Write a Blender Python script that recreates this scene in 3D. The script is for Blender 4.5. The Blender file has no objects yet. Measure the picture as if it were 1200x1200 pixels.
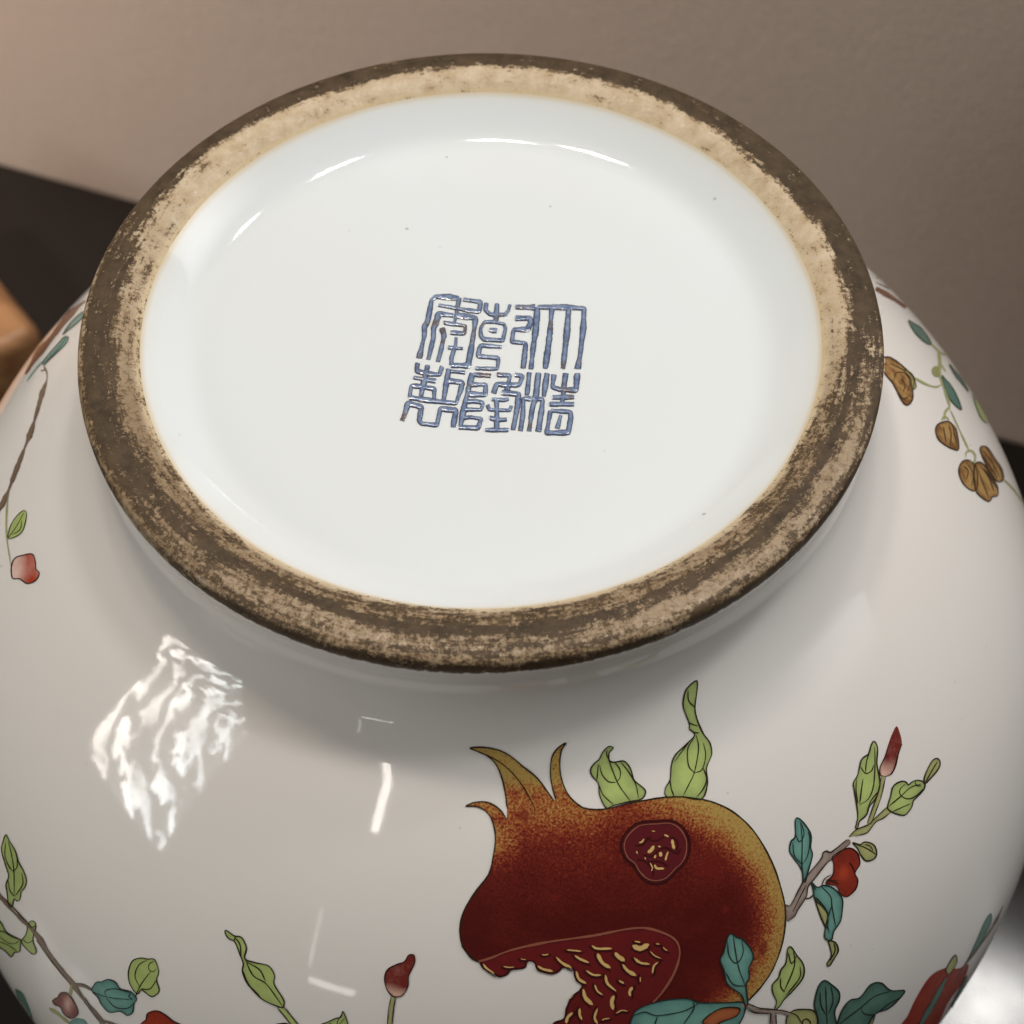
import bpy, math, random
import numpy as np
from mathutils import Vector, Matrix
from mathutils.bvhtree import BVHTree
from mathutils.geometry import delaunay_2d_cdt

random.seed(7); rng = np.random.default_rng(7)
S = bpy.context.scene
COL = S.collection

# ------------------------------------------------------------------ camera
R = 0.085                      # radius of the foot ring, metres
FOOT_Z = 5.3 * R               # the vase stands upside down on its mouth
FPX = 1800.0                   # focal length in pixels of the 1200 px photograph
TILT = 0.604
ROLL = -0.005
CV = np.array([-0.077, -0.498, 3.829]) * R      # foot centre seen from the camera (x right, y down, z forward)
n_cv = np.array([math.sin(ROLL) * math.sin(TILT), -math.cos(ROLL) * math.sin(TILT), -math.cos(TILT)])
x_cv = np.array([1.0, 0, 0]) - n_cv[0] * n_cv
x_cv /= np.linalg.norm(x_cv)
y_cv = np.cross(n_cv, x_cv)
W = np.stack([x_cv, y_cv, n_cv])                # camera space -> world space
CAM = np.array([0, 0, FOOT_Z]) - W @ CV
cam_data = bpy.data.cameras.new("camera")
cam = bpy.data.objects.new("camera", cam_data)
COL.objects.link(cam)
cam_data.sensor_width = 36.0
cam_data.lens = 36.0 * FPX / 1200.0
cam_data.clip_start = 0.02
cam_data.clip_end = 50
cam_data.dof.use_dof = True
cam_data.dof.focus_distance = 0.315
cam_data.dof.aperture_fstop = 20.0
Mc = Matrix([[W[0][0], -W[0][1], -W[0][2], CAM[0]],
             [W[1][0], -W[1][1], -W[1][2], CAM[1]],
             [W[2][0], -W[2][1], -W[2][2], CAM[2]],
             [0, 0, 0, 1]])
cam.matrix_world = Mc
S.camera = cam


def ray(x, y):
    d = W @ np.array([(x - 600) / FPX, (y - 600) / FPX, 1.0])
    return d / np.linalg.norm(d)


# ------------------------------------------------------------------ light of the room
S.view_settings.view_transform = 'Standard'
S.view_settings.look = 'None'
S.view_settings.exposure = 0.0
S.view_settings.gamma = 1.0
world = bpy.data.worlds.new("World")
S.world = world
world.use_nodes = True
wb = world.node_tree.nodes["Background"]
wb.inputs[0].default_value = (1.0, 0.89, 0.77, 1)
wb.inputs[1].default_value = 0.055


def lamp(name, target, direction, dist, sx, sy, power, color, roll=0.0, spread=180, tex=None):
    d = np.array(direction, float); d /= np.linalg.norm(d)
    ld = bpy.data.lights.new(name, 'AREA')
    ld.shape = 'RECTANGLE'; ld.size = sx; ld.size_y = sy
    ld.energy = power; ld.color = color; ld.spread = math.radians(spread)
    o = bpy.data.objects.new(name, ld)
    COL.objects.link(o)
    o.location = Vector(np.array(target) + d * dist)
    q = Vector(d).to_track_quat('Z', 'Y')
    o.rotation_euler = (q.to_matrix() @ Matrix.Rotation(roll, 3, 'Z')).to_euler()
    if tex:
        tex(ld)
    return o


TOP = np.array([0, 0, FOOT_Z])
def dirv(az, el):
    a, e_ = math.radians(az), math.radians(el)
    return (math.cos(e_) * math.cos(a), math.cos(e_) * math.sin(a), math.sin(e_))


def window_streaks(ld):
    """the window is seen through a rippled sheer curtain: bright folds between dull ones"""
    ld.use_nodes = True
    nt = ld.node_tree
    em = nt.nodes["Emission"]
    g = nt.nodes.new("ShaderNodeNewGeometry")
    sp = nt.nodes.new("ShaderNodeSeparateXYZ"); nt.links.new(g.outputs["Parametric"], sp.inputs[0])

    def M(op, a, b=None):
        n = nt.nodes.new("ShaderNodeMath"); n.operation = op
        for i, v in enumerate((a, b)):
            if v is None: continue
            if isinstance(v, (int, float)): n.inputs[i].default_value = v
            else: nt.links.new(v, n.inputs[i])
        return n.outputs[0]
    n1 = nt.nodes.new("ShaderNodeTexNoise"); n1.inputs["Scale"].default_value = 3.2; n1.inputs["Detail"].default_value = 4
    nt.links.new(g.outputs["Parametric"], n1.inputs["Vector"])
    n2 = nt.nodes.new("ShaderNodeTexNoise"); n2.inputs["Scale"].default_value = 9; n2.inputs["Detail"].default_value = 3
    nt.links.new(g.outputs["Parametric"], n2.inputs["Vector"])
    saw = M('PINGPONG', M('ADD', sp.outputs[0], M('MULTIPLY', sp.outputs[1], 0.8)), 0.13)
    ph_ = M('ADD', M('ADD', M('MULTIPLY', M('MINIMUM', M('MULTIPLY', sp.outputs[0], 1.1), M('ADD', sp.outputs[1], 0.0)), 3.6), M('ADD', M('MULTIPLY', saw, 2.6), M('MULTIPLY', sp.outputs[0], 1.4))),
            M('ADD', M('MULTIPLY', n1.outputs[0], 2.6), M('MULTIPLY', n2.outputs[0], 1.1)))
    w = M('SINE', M('MULTIPLY', ph_, 6.2832))
    th = M('ADD', w, M('MULTIPLY', M('SUBTRACT', n2.outputs[0], 0.5), 3.4))
    r = nt.nodes.new("ShaderNodeValToRGB"); nt.links.new(M('ADD', M('MULTIPLY', th, 0.5), 0.5), r.inputs[0])
    r.color_ramp.elements[0].position = 0.56; r.color_ramp.elements[0].color = (0.04, 0.04, 0.04, 1)
    r.color_ramp.elements[1].position = 0.90; r.color_ramp.elements[1].color = (1, 1, 1, 1)
    mod = nt.nodes.new("ShaderNodeValToRGB"); nt.links.new(n1.outputs[0], mod.inputs[0])
    mod.color_ramp.elements[0].position = 0.36; mod.color_ramp.elements[0].color = (0.35, 0.35, 0.35, 1)
    mod.color_ramp.elements[1].position = 0.60
    nt.links.new(M('ADD', M('MULTIPLY', M('MULTIPLY', r.outputs[0], mod.outputs[0]), 3.6), 0.08), em.inputs["Strength"])
    hue = nt.nodes.new("ShaderNodeValToRGB"); nt.links.new(sp.outputs[0], hue.inputs[0])
    hue.color_ramp.elements[0].color = (0.98, 0.95, 0.92, 1)
    hue.color_ramp.elements[1].position = 0.8; hue.color_ramp.elements[1].color = (0.80, 0.92, 1.0, 1)
    nt.links.new(hue.outputs[0], em.inputs["Color"])


def soft_fill(ld):
    """falloff of the added fill lamp: strongest in the middle, fading to nothing at its edges"""
    ld.use_nodes = True
    nt = ld.node_tree; em = nt.nodes["Emission"]
    g = nt.nodes.new("ShaderNodeNewGeometry"); mp = nt.nodes.new("ShaderNodeMapping")
    mp.inputs["Location"].default_value = (-1, -1, 0); mp.inputs["Scale"].default_value = (2, 2, 0)
    nt.links.new(g.outputs["Parametric"], mp.inputs["Vector"])
    gr = nt.nodes.new("ShaderNodeTexGradient"); gr.gradient_type = 'QUADRATIC_SPHERE'
    nt.links.new(mp.outputs[0], gr.inputs[0])
    m = nt.nodes.new("ShaderNodeMath"); m.operation = 'MULTIPLY'; m.inputs[1].default_value = 6.3
    nt.links.new(gr.outputs["Fac"], m.inputs[0]); nt.links.new(m.outputs[0], em.inputs["Strength"])


lamp('ceiling_lamp', TOP, dirv(130, 73), 1.05, 0.10, 0.09, 3.0, (1, 0.88, 0.77))
lamp('ceiling_lamp', TOP, dirv(98, 74), 2.0, 0.12, 0.20, 4.6, (1, 0.96, 0.90))
lamp('ceiling_lamp', TOP, dirv(30, 72), 2.0, 0.20, 0.20, 9.5, (1.0, 0.98, 0.95))
lamp('ceiling_lamp', TOP, (0.83, 0.61, 1.57), 1.88, 0.15, 0.15, 6.0, (1.0, 0.98, 0.94))
lamp('right_fill_light', TOP, dirv(10, 30), 2.2, 2.6, 1.7, 24, (0.97, 0.98, 1.0), tex=soft_fill)  # added soft fill, brightens the right side of the vase
lamp('window_light', TOP, dirv(-154.5, 17), 1.5, 0.54, 0.76, 7.0, (1.0, 0.93, 0.86), tex=window_streaks)
lamp('doorway_light', TOP, dirv(-112, 36.5), 2.2, 0.055, 0.60, 1.6, (1, 0.93, 0.86))
lamp('doorway_light', TOP, dirv(-117.3, 6), 2.2, 0.010, 0.46, 0.10, (1, 0.95, 0.90))
lamp('doorway_light', TOP, dirv(-113.5, -2.5), 2.2, 0.27, 0.05, 0.26, (1, 0.95, 0.90))
lamp('wall_wash_light', (-0.42, 0.52, 0.12), (-0.42, -0.30, 0.62), 0.85, 0.07, 0.07, 1.7, (1, 0.83, 0.72), spread=95)  # added wash light, brightens the left part of the wall

# ------------------------------------------------------------------ materials
def mat(name):
    m = bpy.data.materials.new(name); m.use_nodes = True
    nt = m.node_tree
    return m, nt, nt.nodes["Principled BSDF"]


def node(nt, kind, **kw):
    n = nt.nodes.new(kind)
    for k, v in kw.items():
        setattr(n, k, v)
    return n


def link(nt, a, b):
    nt.links.new(a, b)


def math_n(nt, op, a, b=None, c=None, clamp=False):
    n = nt.nodes.new("ShaderNodeMath"); n.operation = op; n.use_clamp = clamp
    for i, v in enumerate((a, b, c)):
        if v is None: continue
        if isinstance(v, (int, float)): n.inputs[i].default_value = v
        else: nt.links.new(v, n.inputs[i])
    return n.outputs[0]


def mix_c(nt, f, a, b):
    n = nt.nodes.new("ShaderNodeMix"); n.data_type = 'RGBA'
    for s, v in ((n.inputs[0], f), (n.inputs[6], a), (n.inputs[7], b)):
        if isinstance(v, (int, float)): s.default_value = v
        elif isinstance(v, tuple): s.default_value = (*v, 1) if len(v) == 3 else v
        else: nt.links.new(v, s)
    return n.outputs[2]


def noise(nt, scale, detail=3, rough=0.5, vec=None, dist=0.0):
    n = nt.nodes.new("ShaderNodeTexNoise")
    n.inputs["Scale"].default_value = scale; n.inputs["Detail"].default_value = detail
    n.inputs["Roughness"].default_value = rough; n.inputs["Distortion"].default_value = dist
    if vec is None:
        t = nt.nodes.new("ShaderNodeTexCoord"); vec = t.outputs["Object"]
    nt.links.new(vec, n.inputs["Vector"])
    return n.outputs[0]


def ramp(nt, f, stops):
    n = nt.nodes.new("ShaderNodeValToRGB")
    el = n.color_ramp.elements
    while len(el) < len(stops): el.new(0.5)
    for e, (p, c) in zip(el, stops):
        e.position = p; e.color = (*c, 1) if len(c) == 3 else c
    nt.links.new(f, n.inputs[0])
    return n.outputs[0]


def bump(nt, bsdf, hgt, strength, distance, prev=None):
    b = nt.nodes.new("ShaderNodeBump")
    b.inputs["Strength"].default_value = strength; b.inputs["Distance"].default_value = distance
    nt.links.new(hgt, b.inputs["Height"])
    if prev is not None: nt.links.new(prev, b.inputs["Normal"])
    nt.links.new(b.outputs[0], bsdf.inputs["Normal"])
    return b.outputs[0]


def attr(nt, name):
    a = nt.nodes.new("ShaderNodeAttribute"); a.attribute_name = name
    return a.outputs["Fac"]


def glaze(name, col, rough=0.05):
    m, nt, b = mat(name)
    v = noise(nt, 14, 3)
    c = mix_c(nt, ramp(nt, v, [(0.35, (0, 0, 0)), (0.7, (1, 1, 1))]), tuple(col), tuple(np.array(col) * (0.985, 0.97, 0.955)))
    # tiny dark kiln specks
    vo = nt.nodes.new("ShaderNodeTexVoronoi"); vo.inputs["Scale"].default_value = 62
    t = nt.nodes.new("ShaderNodeTexCoord"); nt.links.new(t.outputs["Object"], vo.inputs["Vector"])
    sp = math_n(nt, 'LESS_THAN', vo.outputs["Distance"], 0.028)
    pick = math_n(nt, 'LESS_THAN', noise(nt, 23, 1), 0.49)
    c = mix_c(nt, math_n(nt, 'MULTIPLY', math_n(nt, 'MULTIPLY', sp, pick), 0.45), c, (0.22, 0.2, 0.19))
    v2 = nt.nodes.new("ShaderNodeTexVoronoi"); v2.inputs["Scale"].default_value = 150
    nt.links.new(t.outputs["Object"], v2.inputs["Vector"])
    s2 = math_n(nt, 'MULTIPLY', math_n(nt, 'LESS_THAN', v2.outputs["Distance"], 0.045), math_n(nt, 'LESS_THAN', noise(nt, 41, 1), 0.42))
    c = mix_c(nt, math_n(nt, 'MULTIPLY', s2, 0.22), c, (0.30, 0.26, 0.22))
    # faint warm stain at a glaze edge, painted by the vertex attribute
    c = mix_c(nt, attr(nt, "stain"), c, (0.68, 0.55, 0.35))
    # ragged unglazed dirt creeping over the lip
    gm = math_n(nt, 'ADD', attr(nt, "grime"), math_n(nt, 'MULTIPLY', math_n(nt, 'SUBTRACT', noise(nt, 700, 4, 0.7), 0.5), 1.7))
    gm = ramp(nt, gm, [(0.50, (0, 0, 0)), (0.62, (1, 1, 1))])
    c = mix_c(nt, gm, c, (0.10, 0.068, 0.04))
    link(nt, c, b.inputs["Base Color"])
    link(nt, math_n(nt, 'ADD', rough, math_n(nt, 'MULTIPLY', gm, 0.45)), b.inputs["Roughness"])
    b.inputs["IOR"].default_value = 1.5
    p = bump(nt, b, noise(nt, 900, 2, 0.6), 0.5, 0.000008)
    p = bump(nt, b, noise(nt, 45, 2), 0.6, 0.00004, p)
    return m


M_BODY = glaze("porcelain_glaze", (0.80, 0.772, 0.735))
M_BASE = glaze("base_glaze", (0.79, 0.835, 0.85), 0.06)


def foot_mat():
    m, nt, b = mat("unglazed_foot")
    tc = nt.nodes.new("ShaderNodeTexCoord")
    O = tc.outputs["Object"]
    n1 = noise(nt, 230, 6, 0.66, O)
    n2 = noise(nt, 1100, 4, 0.68, O)
    n3 = noise(nt, 55, 4, 0.6, O, 0.6)
    n4 = noise(nt, 2600, 2, 0.6, O)
    d = attr(nt, "dirt"); gr = attr(nt, "grime")

    def c0(v, k): return math_n(nt, 'MULTIPLY', math_n(nt, 'SUBTRACT', v, 0.5), k)
    sx = nt.nodes.new("ShaderNodeSeparateXYZ"); nt.links.new(O, sx.inputs[0])
    rad = math_n(nt, 'SQRT', math_n(nt, 'ADD', math_n(nt, 'MULTIPLY', sx.outputs[0], sx.outputs[0]), math_n(nt, 'MULTIPLY', sx.outputs[1], sx.outputs[1])))
    cb = nt.nodes.new("ShaderNodeCombineXYZ")
    nt.links.new(math_n(nt, 'MULTIPLY', rad, 900.0), cb.inputs[0])
    nt.links.new(math_n(nt, 'MULTIPLY', math_n(nt, 'DIVIDE', sx.outputs[0], rad), 9.0), cb.inputs[1])
    nt.links.new(math_n(nt, 'MULTIPLY', math_n(nt, 'DIVIDE', sx.outputs[1], rad), 9.0), cb.inputs[2])
    st = noise(nt, 1.0, 4, 0.62, cb.outputs[0])
    nn = math_n(nt, 'ADD', c0(n1, 1.5), math_n(nt, 'ADD', c0(n2, 2.0), c0(st, 2.1)))
    nn = math_n(nt, 'ADD', nn, math_n(nt, 'ADD', c0(n3, 0.9), c0(n4, 1.1)))
    f = math_n(nt, 'ADD', d, math_n(nt, 'MULTIPLY', nn, 0.62))
    pale = mix_c(nt, ramp(nt, n1, [(0.35, (0, 0, 0)), (0.65, (1, 1, 1))]), (0.68, 0.56, 0.40), (0.50, 0.37, 0.225))
    grim = mix_c(nt, ramp(nt, n2, [(0.35, (0, 0, 0)), (0.65, (1, 1, 1))]), (0.36, 0.265, 0.165), (0.20, 0.14, 0.08))
    pale = mix_c(nt, gr, pale, grim)
    ring = mix_c(nt, attr(nt, "ochre"), pale, (0.62, 0.49, 0.29))
    mid = mix_c(nt, n3, (0.23, 0.155, 0.085), (0.15, 0.095, 0.050))
    dark = mix_c(nt, ramp(nt, n1, [(0.35, (0, 0, 0)), (0.65, (1, 1, 1))]), (0.042, 0.028, 0.015), (0.095, 0.062, 0.034))
    f1 = ramp(nt, f, [(0.32, (0, 0, 0)), (0.56, (1, 1, 1))])
    f2 = ramp(nt, f, [(0.50, (0, 0, 0)), (0.68, (1, 1, 1))])
    c = mix_c(nt, f2, mix_c(nt, f1, ring, mid), dark)
    link(nt, c, b.inputs["Base Color"])
    r = ramp(nt, n2, [(0.40, (0.14, 0.14, 0.14)), (0.56, (0.6, 0.6, 0.6))])
    link(nt, math_n(nt, 'MAXIMUM', r, math_n(nt, 'MULTIPLY', f1, 0.55)), b.inputs["Roughness"])
    b.inputs["Specular IOR Level"].default_value = 0.25
    p = bump(nt, b, n2, 0.8, 0.00014)
    p = bump(nt, b, n1, 0.7, 0.0004, p)
    return m


M_FOOT = foot_mat()


def enamel(name, c0, c1, rough=0.22, grain=900, amount=0.5):
    """c0 where the attribute 'shade' is 0, c1 where it is 1, broken up by pigment grain"""
    m, nt, b = mat(name)
    s = attr(nt, "shade")
    g = noise(nt, grain, 3, 0.6)
    g0 = noise(nt, grain * 0.28, 3, 0.6)
    f = math_n(nt, 'ADD', s, math_n(nt, 'MULTIPLY', math_n(nt, 'SUBTRACT', g, 0.5), amount))
    f = math_n(nt, 'ADD', f, math_n(nt, 'MULTIPLY', math_n(nt, 'SUBTRACT', g0, 0.5), amount * 2.2), clamp=True)
    link(nt, mix_c(nt, f, c0, c1), b.inputs["Base Color"])
    b.inputs["Roughness"].default_value = rough
    bump(nt, b, noise(nt, 500, 2), 0.4, 0.00002)
    return m


def rind_mat():
    m, nt, b = mat("pomegranate_rind_enamel")
    s = attr(nt, "shade")
    g = noise(nt, 2100, 2, 0.7)
    g2 = noise(nt, 160, 4, 0.6)
    amp = math_n(nt, 'ADD', 0.35, math_n(nt, 'MULTIPLY', s, 3.2), clamp=False)
    amp = math_n(nt, 'MINIMUM', amp, 2.0)
    f = math_n(nt, 'ADD', s, math_n(nt, 'MULTIPLY', math_n(nt, 'SUBTRACT', g, 0.5), amp))
    f = math_n(nt, 'ADD', f, math_n(nt, 'MULTIPLY', math_n(nt, 'SUBTRACT', g2, 0.5), 0.30), clamp=True)
    c = ramp(nt, f, [(0.0, (0.075, 0.006, 0.005)), (0.28, (0.155, 0.016, 0.010)), (0.52, (0.29, 0.062, 0.022)),
                     (0.75, (0.38, 0.17, 0.045)), (1.0, (0.44, 0.30, 0.085))])
    c = mix_c(nt, attr(nt, "spot"), c, (0.16, 0.012, 0.010))
    link(nt, c, b.inputs["Base Color"])
    b.inputs["Roughness"].default_value = 0.3
    bump(nt, b, noise(nt, 700, 2), 0.4, 0.00003)
    return m


M_RIND = rind_mat()
M_GREEN = enamel("green_enamel", (0.47, 0.58, 0.19), (0.31, 0.38, 0.14))
M_OLIVE = enamel("pale_olive_enamel", (0.42, 0.42, 0.17), (0.28, 0.29, 0.12))
M_TEAL = enamel("turquoise_enamel", (0.17, 0.37, 0.31), (0.09, 0.22, 0.20))
M_DTEAL = enamel("dark_green_enamel", (0.11, 0.22, 0.17), (0.06, 0.13, 0.11))
M_RED = enamel("iron_red_enamel", (0.42, 0.055, 0.022), (0.20, 0.022, 0.014))
M_BUD = enamel("shaded_bud_enamel", (0.74, 0.48, 0.38), (0.17, 0.022, 0.016), amount=0.25)
M_SEED = enamel("seed_red_enamel", (0.16, 0.013, 0.014), (0.085, 0.008, 0.010))
M_HOLE = enamel("dark_rind_enamel", (0.11, 0.012, 0.016), (0.065, 0.010, 0.014))
M_GOLD = enamel("pale_gold_enamel", (0.72, 0.50, 0.20), (0.60, 0.38, 0.13), 0.3)
M_LIP = enamel("brown_lip_enamel", (0.30, 0.10, 0.06), (0.24, 0.08, 0.05), 0.25)
M_ORANGE = enamel("orange_brown_enamel", (0.42, 0.13, 0.05), (0.30, 0.08, 0.035))
M_RUST = enamel("rust_band_enamel", (0.20, 0.075, 0.035), (0.13, 0.045, 0.025))
M_TAN = enamel("tan_brown_enamel", (0.42, 0.25, 0.09), (0.19, 0.085, 0.03), grain=650, amount=2.2)
M_BARK = enamel("grey_brown_enamel", (0.36, 0.29, 0.25), (0.20, 0.14, 0.11), amount=0.9)
M_DBARK = enamel("dark_brown_enamel", (0.22, 0.15, 0.10), (0.13, 0.085, 0.055), amount=0.9)
M_LINE = enamel("dark_line_enamel", (0.040, 0.027, 0.015), (0.025, 0.018, 0.01))
M_TLINE = enamel("dark_green_line_enamel", (0.025, 0.04, 0.035), (0.02, 0.03, 0.025))
M_RLINE = enamel("dark_red_line_enamel", (0.045, 0.008, 0.007), (0.03, 0.006, 0.006))


def blue_mat():
    m, nt, b = mat("blue_seal_enamel")
    g = noise(nt, 700, 4, 0.6)
    c = ramp(nt, g, [(0.32, (0.10, 0.14, 0.25)), (0.5, (0.19, 0.26, 0.41)), (0.70, (0.29, 0.36, 0.50))])
    e = ramp(nt, attr(nt, "shade"), [(0.35, (0, 0, 0)), (0.95, (1, 1, 1))])
    c = mix_c(nt, e, c, (0.045, 0.045, 0.075))  # relief shading put into the colour: stroke edges darker
    br = ramp(nt, noise(nt, 210, 3, 0.6), [(0.58, (0, 0, 0)), (0.68, (1, 1, 1))])
    c = mix_c(nt, math_n(nt, 'MULTIPLY', br, 0.75), c, (0.13, 0.08, 0.05))
    link(nt, c, b.inputs["Base Color"])
    b.inputs["Roughness"].default_value = 0.07
    b.inputs["Coat Weight"].default_value = 0.4
    b.inputs["Coat Roughness"].default_value = 0.05
    bump(nt, b, noise(nt, 1300, 3), 0.9, 0.00012)
    return m


M_BLUE = blue_mat()


def wall_mat():
    m, nt, b = mat("wallpaper")
    n1 = noise(nt, 320, 4, 0.6); n2 = noise(nt, 3, 3, 0.5)
    wc = mix_c(nt, n2, (0.575, 0.475, 0.395), (0.61, 0.505, 0.425))
    mp = nt.nodes.new("ShaderNodeMapping"); tcw = nt.nodes.new("ShaderNodeTexCoord")
    mp.inputs["Scale"].default_value = (1, 1, 3.5)
    nt.links.new(tcw.outputs["Object"], mp.inputs["Vector"])
    fib = noise(nt, 190, 5, 0.7, mp.outputs[0])
    wc = mix_c(nt, ramp(nt, fib, [(0.38, (0, 0, 0)), (0.62, (1, 1, 1))]), wc, (0.535, 0.445, 0.38))
    link(nt, wc, b.inputs["Base Color"])
    b.inputs["Roughness"].default_value = 0.85
    p = bump(nt, b, n1, 0.8, 0.0008)
    bump(nt, b, noise(nt, 90, 3, 0.6), 0.3, 0.0012, p)
    return m


def table_mat():
    m, nt, b = mat("dark_lacquered_table")
    link(nt, mix_c(nt, noise(nt, 20, 4), (0.010, 0.008, 0.007), (0.014, 0.012, 0.010)), b.inputs["Base Color"])
    link(nt, ramp(nt, noise(nt, 18, 3, 0.6), [(0.3, (0.13, 0.13, 0.13)), (0.7, (0.19, 0.19, 0.19))]), b.inputs["Roughness"])
    b.inputs["IOR"].default_value = 1.45
    bump(nt, b, noise(nt, 900, 3), 0.2, 0.00005)
    return m


def wood_mat():
    m, nt, b = mat("varnished_brown_wood")
    tc = nt.nodes.new("ShaderNodeTexCoord"); mp = nt.nodes.new("ShaderNodeMapping")
    mp.inputs["Scale"].default_value = (6, 70, 70)
    nt.links.new(tc.outputs["Object"], mp.inputs["Vector"])
    g = noise(nt, 1.0, 5, 0.6, mp.outputs[0], 0.8)
    link(nt, ramp(nt, g, [(0.3, (0.24, 0.11, 0.042)), (0.7, (0.48, 0.26, 0.12))]), b.inputs["Base Color"])
    b.inputs["Roughness"].default_value = 0.38
    bump(nt, b, g, 0.3, 0.0004)
    return m


# ------------------------------------------------------------------ object helpers
def thing(name, label, cat, loc=(0, 0, 0), group=None):
    o = bpy.data.objects.new(name, None); COL.objects.link(o)
    o.location = loc; o.empty_display_size = 0.05
    o['label'] = label; o['category'] = cat
    if group: o['group'] = group
    return o


def make_obj(name, verts, faces, m, parent=None, attrs=None, normals=None, smooth=True):
    me = bpy.data.meshes.new(name)
    me.from_pydata([tuple(v) for v in verts], [], [tuple(int(i) for i in f) for f in faces])
    me.materials.append(m)
    if smooth:
        me.polygons.foreach_set("use_smooth", [True] * len(me.polygons))
    for k, v in (attrs or {}).items():
        a = me.attributes.new(k, 'FLOAT', 'POINT')
        a.data.foreach_set("value", np.asarray(v, dtype=np.float32))
    me.update()
    if normals is not None:
        me.normals_split_custom_set_from_vertices([tuple(v) for v in normals])
    o = bpy.data.objects.new(name, me); COL.objects.link(o)
    if parent is not None: o.parent = parent
    return o


# ------------------------------------------------------------------ profile of the vase (r, depth below the foot plane), unit = R
def bez(p0, p1, p2, p3, n):
    t = np.linspace(0, 1, n)[:, None]
    p0, p1, p2, p3 = map(np.array, (p0, p1, p2, p3))
    return (1 - t) ** 3 * p0 + 3 * (1 - t) ** 2 * t * p1 + 3 * (1 - t) * t * t * p2 + t ** 3 * p3


def resample(p, step):
    d = np.r_[0, np.cumsum(np.linalg.norm(np.diff(p, axis=0), axis=1))]
    k = max(3, int(d[-1] / step) + 1)
    s = np.linspace(0, d[-1], k)
    return np.c_[np.interp(s, d, p[:, 0]), np.interp(s, d, p[:, 1])]


A, B, HC = 1.832, 1.747, 1.763


def ell(r): return HC - B * math.sqrt(1 - (r / A) ** 2)


# base floor: slightly domed, then a soft hollow step up to the glaze edge
r0 = np.linspace(0.0, 0.70, 40)
floor = np.c_[r0, 0.105 - 0.012 * (1 - (r0 / 0.70) ** 2)]
step = bez((0.70, 0.105), (0.750, 0.106), (0.770, 0.088), (0.848, 0.022), 40)
P_base = np.vstack([floor, step[1:]])
P_foot = np.vstack([bez((0.848, 0.022), (0.875, 0.002), (0.89, -0.006), (0.93, -0.006), 16),
                    bez((0.93, -0.006), (0.985, -0.007), (1.0, -0.006), (0.999, 0.034), 24)[1:]])
rj = 1.115
zj = ell(rj)
slope = (ell(rj + 0.01) - ell(rj - 0.01)) / 0.02
P_wall = np.vstack([bez((0.999, 0.034), (0.998, 0.06), (0.984, 0.09), (0.978, 0.13), 14),
                    bez((0.978, 0.13), (0.976, 0.235), (rj - 0.085, zj - 0.085 * slope), (rj, zj), 40)[1:]])
ph0 = math.asin(rj / A)
ph = np.linspace(ph0, math.radians(155), 170)
P_ball = np.c_[A * np.sin(ph), HC - B * np.cos(ph)]
e = P_ball[-1]
P_neck = np.vstack([bez(e, e + np.array([-0.24, 0.10]), (0.50, 3.55), (0.50, 3.95), 30),
                    bez((0.50, 3.95), (0.50, 4.6), (0.50, 4.9), (0.60, 5.3), 26)[1:]])
P_mouth = np.array([(0.60, 5.3), (0.575, 5.3), (0.48, 4.9), (0.455, 4.5), (0.455, 4.0)])


def lathe(name, prof, m, parent, seg=384, step=None, attrs=None, flip=False):
    p = resample(prof, step) if step else prof
    t = np.gradient(p, axis=0)
    nr = np.c_[-t[:, 1], t[:, 0]]           # (r, depth) normal
    nr = -nr / np.linalg.norm(nr, axis=1)[:, None]
    if flip: nr = -nr
    th = np.linspace(0, 2 * math.pi, seg, endpoint=False)
    c, s = np.cos(th), np.sin(th)
    k = len(p)
    V = np.stack([np.outer(p[:, 0], c) * R, np.outer(p[:, 0], s) * R, np.outer(-p[:, 1], np.ones(seg)) * R], -1).reshape(-1, 3)
    N = np.stack([np.outer(nr[:, 0], c), np.outer(nr[:, 0], s), np.outer(-nr[:, 1], np.ones(seg))], -1).reshape(-1, 3)
    F = []
    for i in range(k - 1):
        for j in range(seg):
            j2 = (j + 1) % seg
            a, b_, c_, d_ = i * seg + j, i * seg + j2, (i + 1) * seg + j2, (i + 1) * seg + j
            F.append((a, d_, c_, b_) if not flip else (a, b_, c_, d_))
    at = {}
    rr = np.repeat(p[:, 0], seg); zz = np.repeat(p[:, 1], seg); tt = np.tile(th, k)
    for kk, fn in (attrs or {}).items():
        at[kk] = fn(rr, zz, tt)
    return make_obj(name, V, F, m, parent, at, N), p


def sm(x, a, b):
    t = np.clip((x - a) / (b - a), 0, 1)
    return t * t * (3 - 2 * t)


def cyc(th, seed, freqs=(1, 2, 3, 5, 8, 13)):
    g = np.random.default_rng(seed); o = 0 * th
    for f in freqs:
        o = o + g.normal() * np.sin(f * th + g.uniform(0, 6.28)) / f ** 0.6
    return o


def zones(th):
    wn = sm(-np.sin(th), -0.15, 0.55)
    wl = sm(-np.cos(th), 0.45, 0.95) * sm(0.62 - np.sin(th), 0, 0.5)
    return wn, wl


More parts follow.
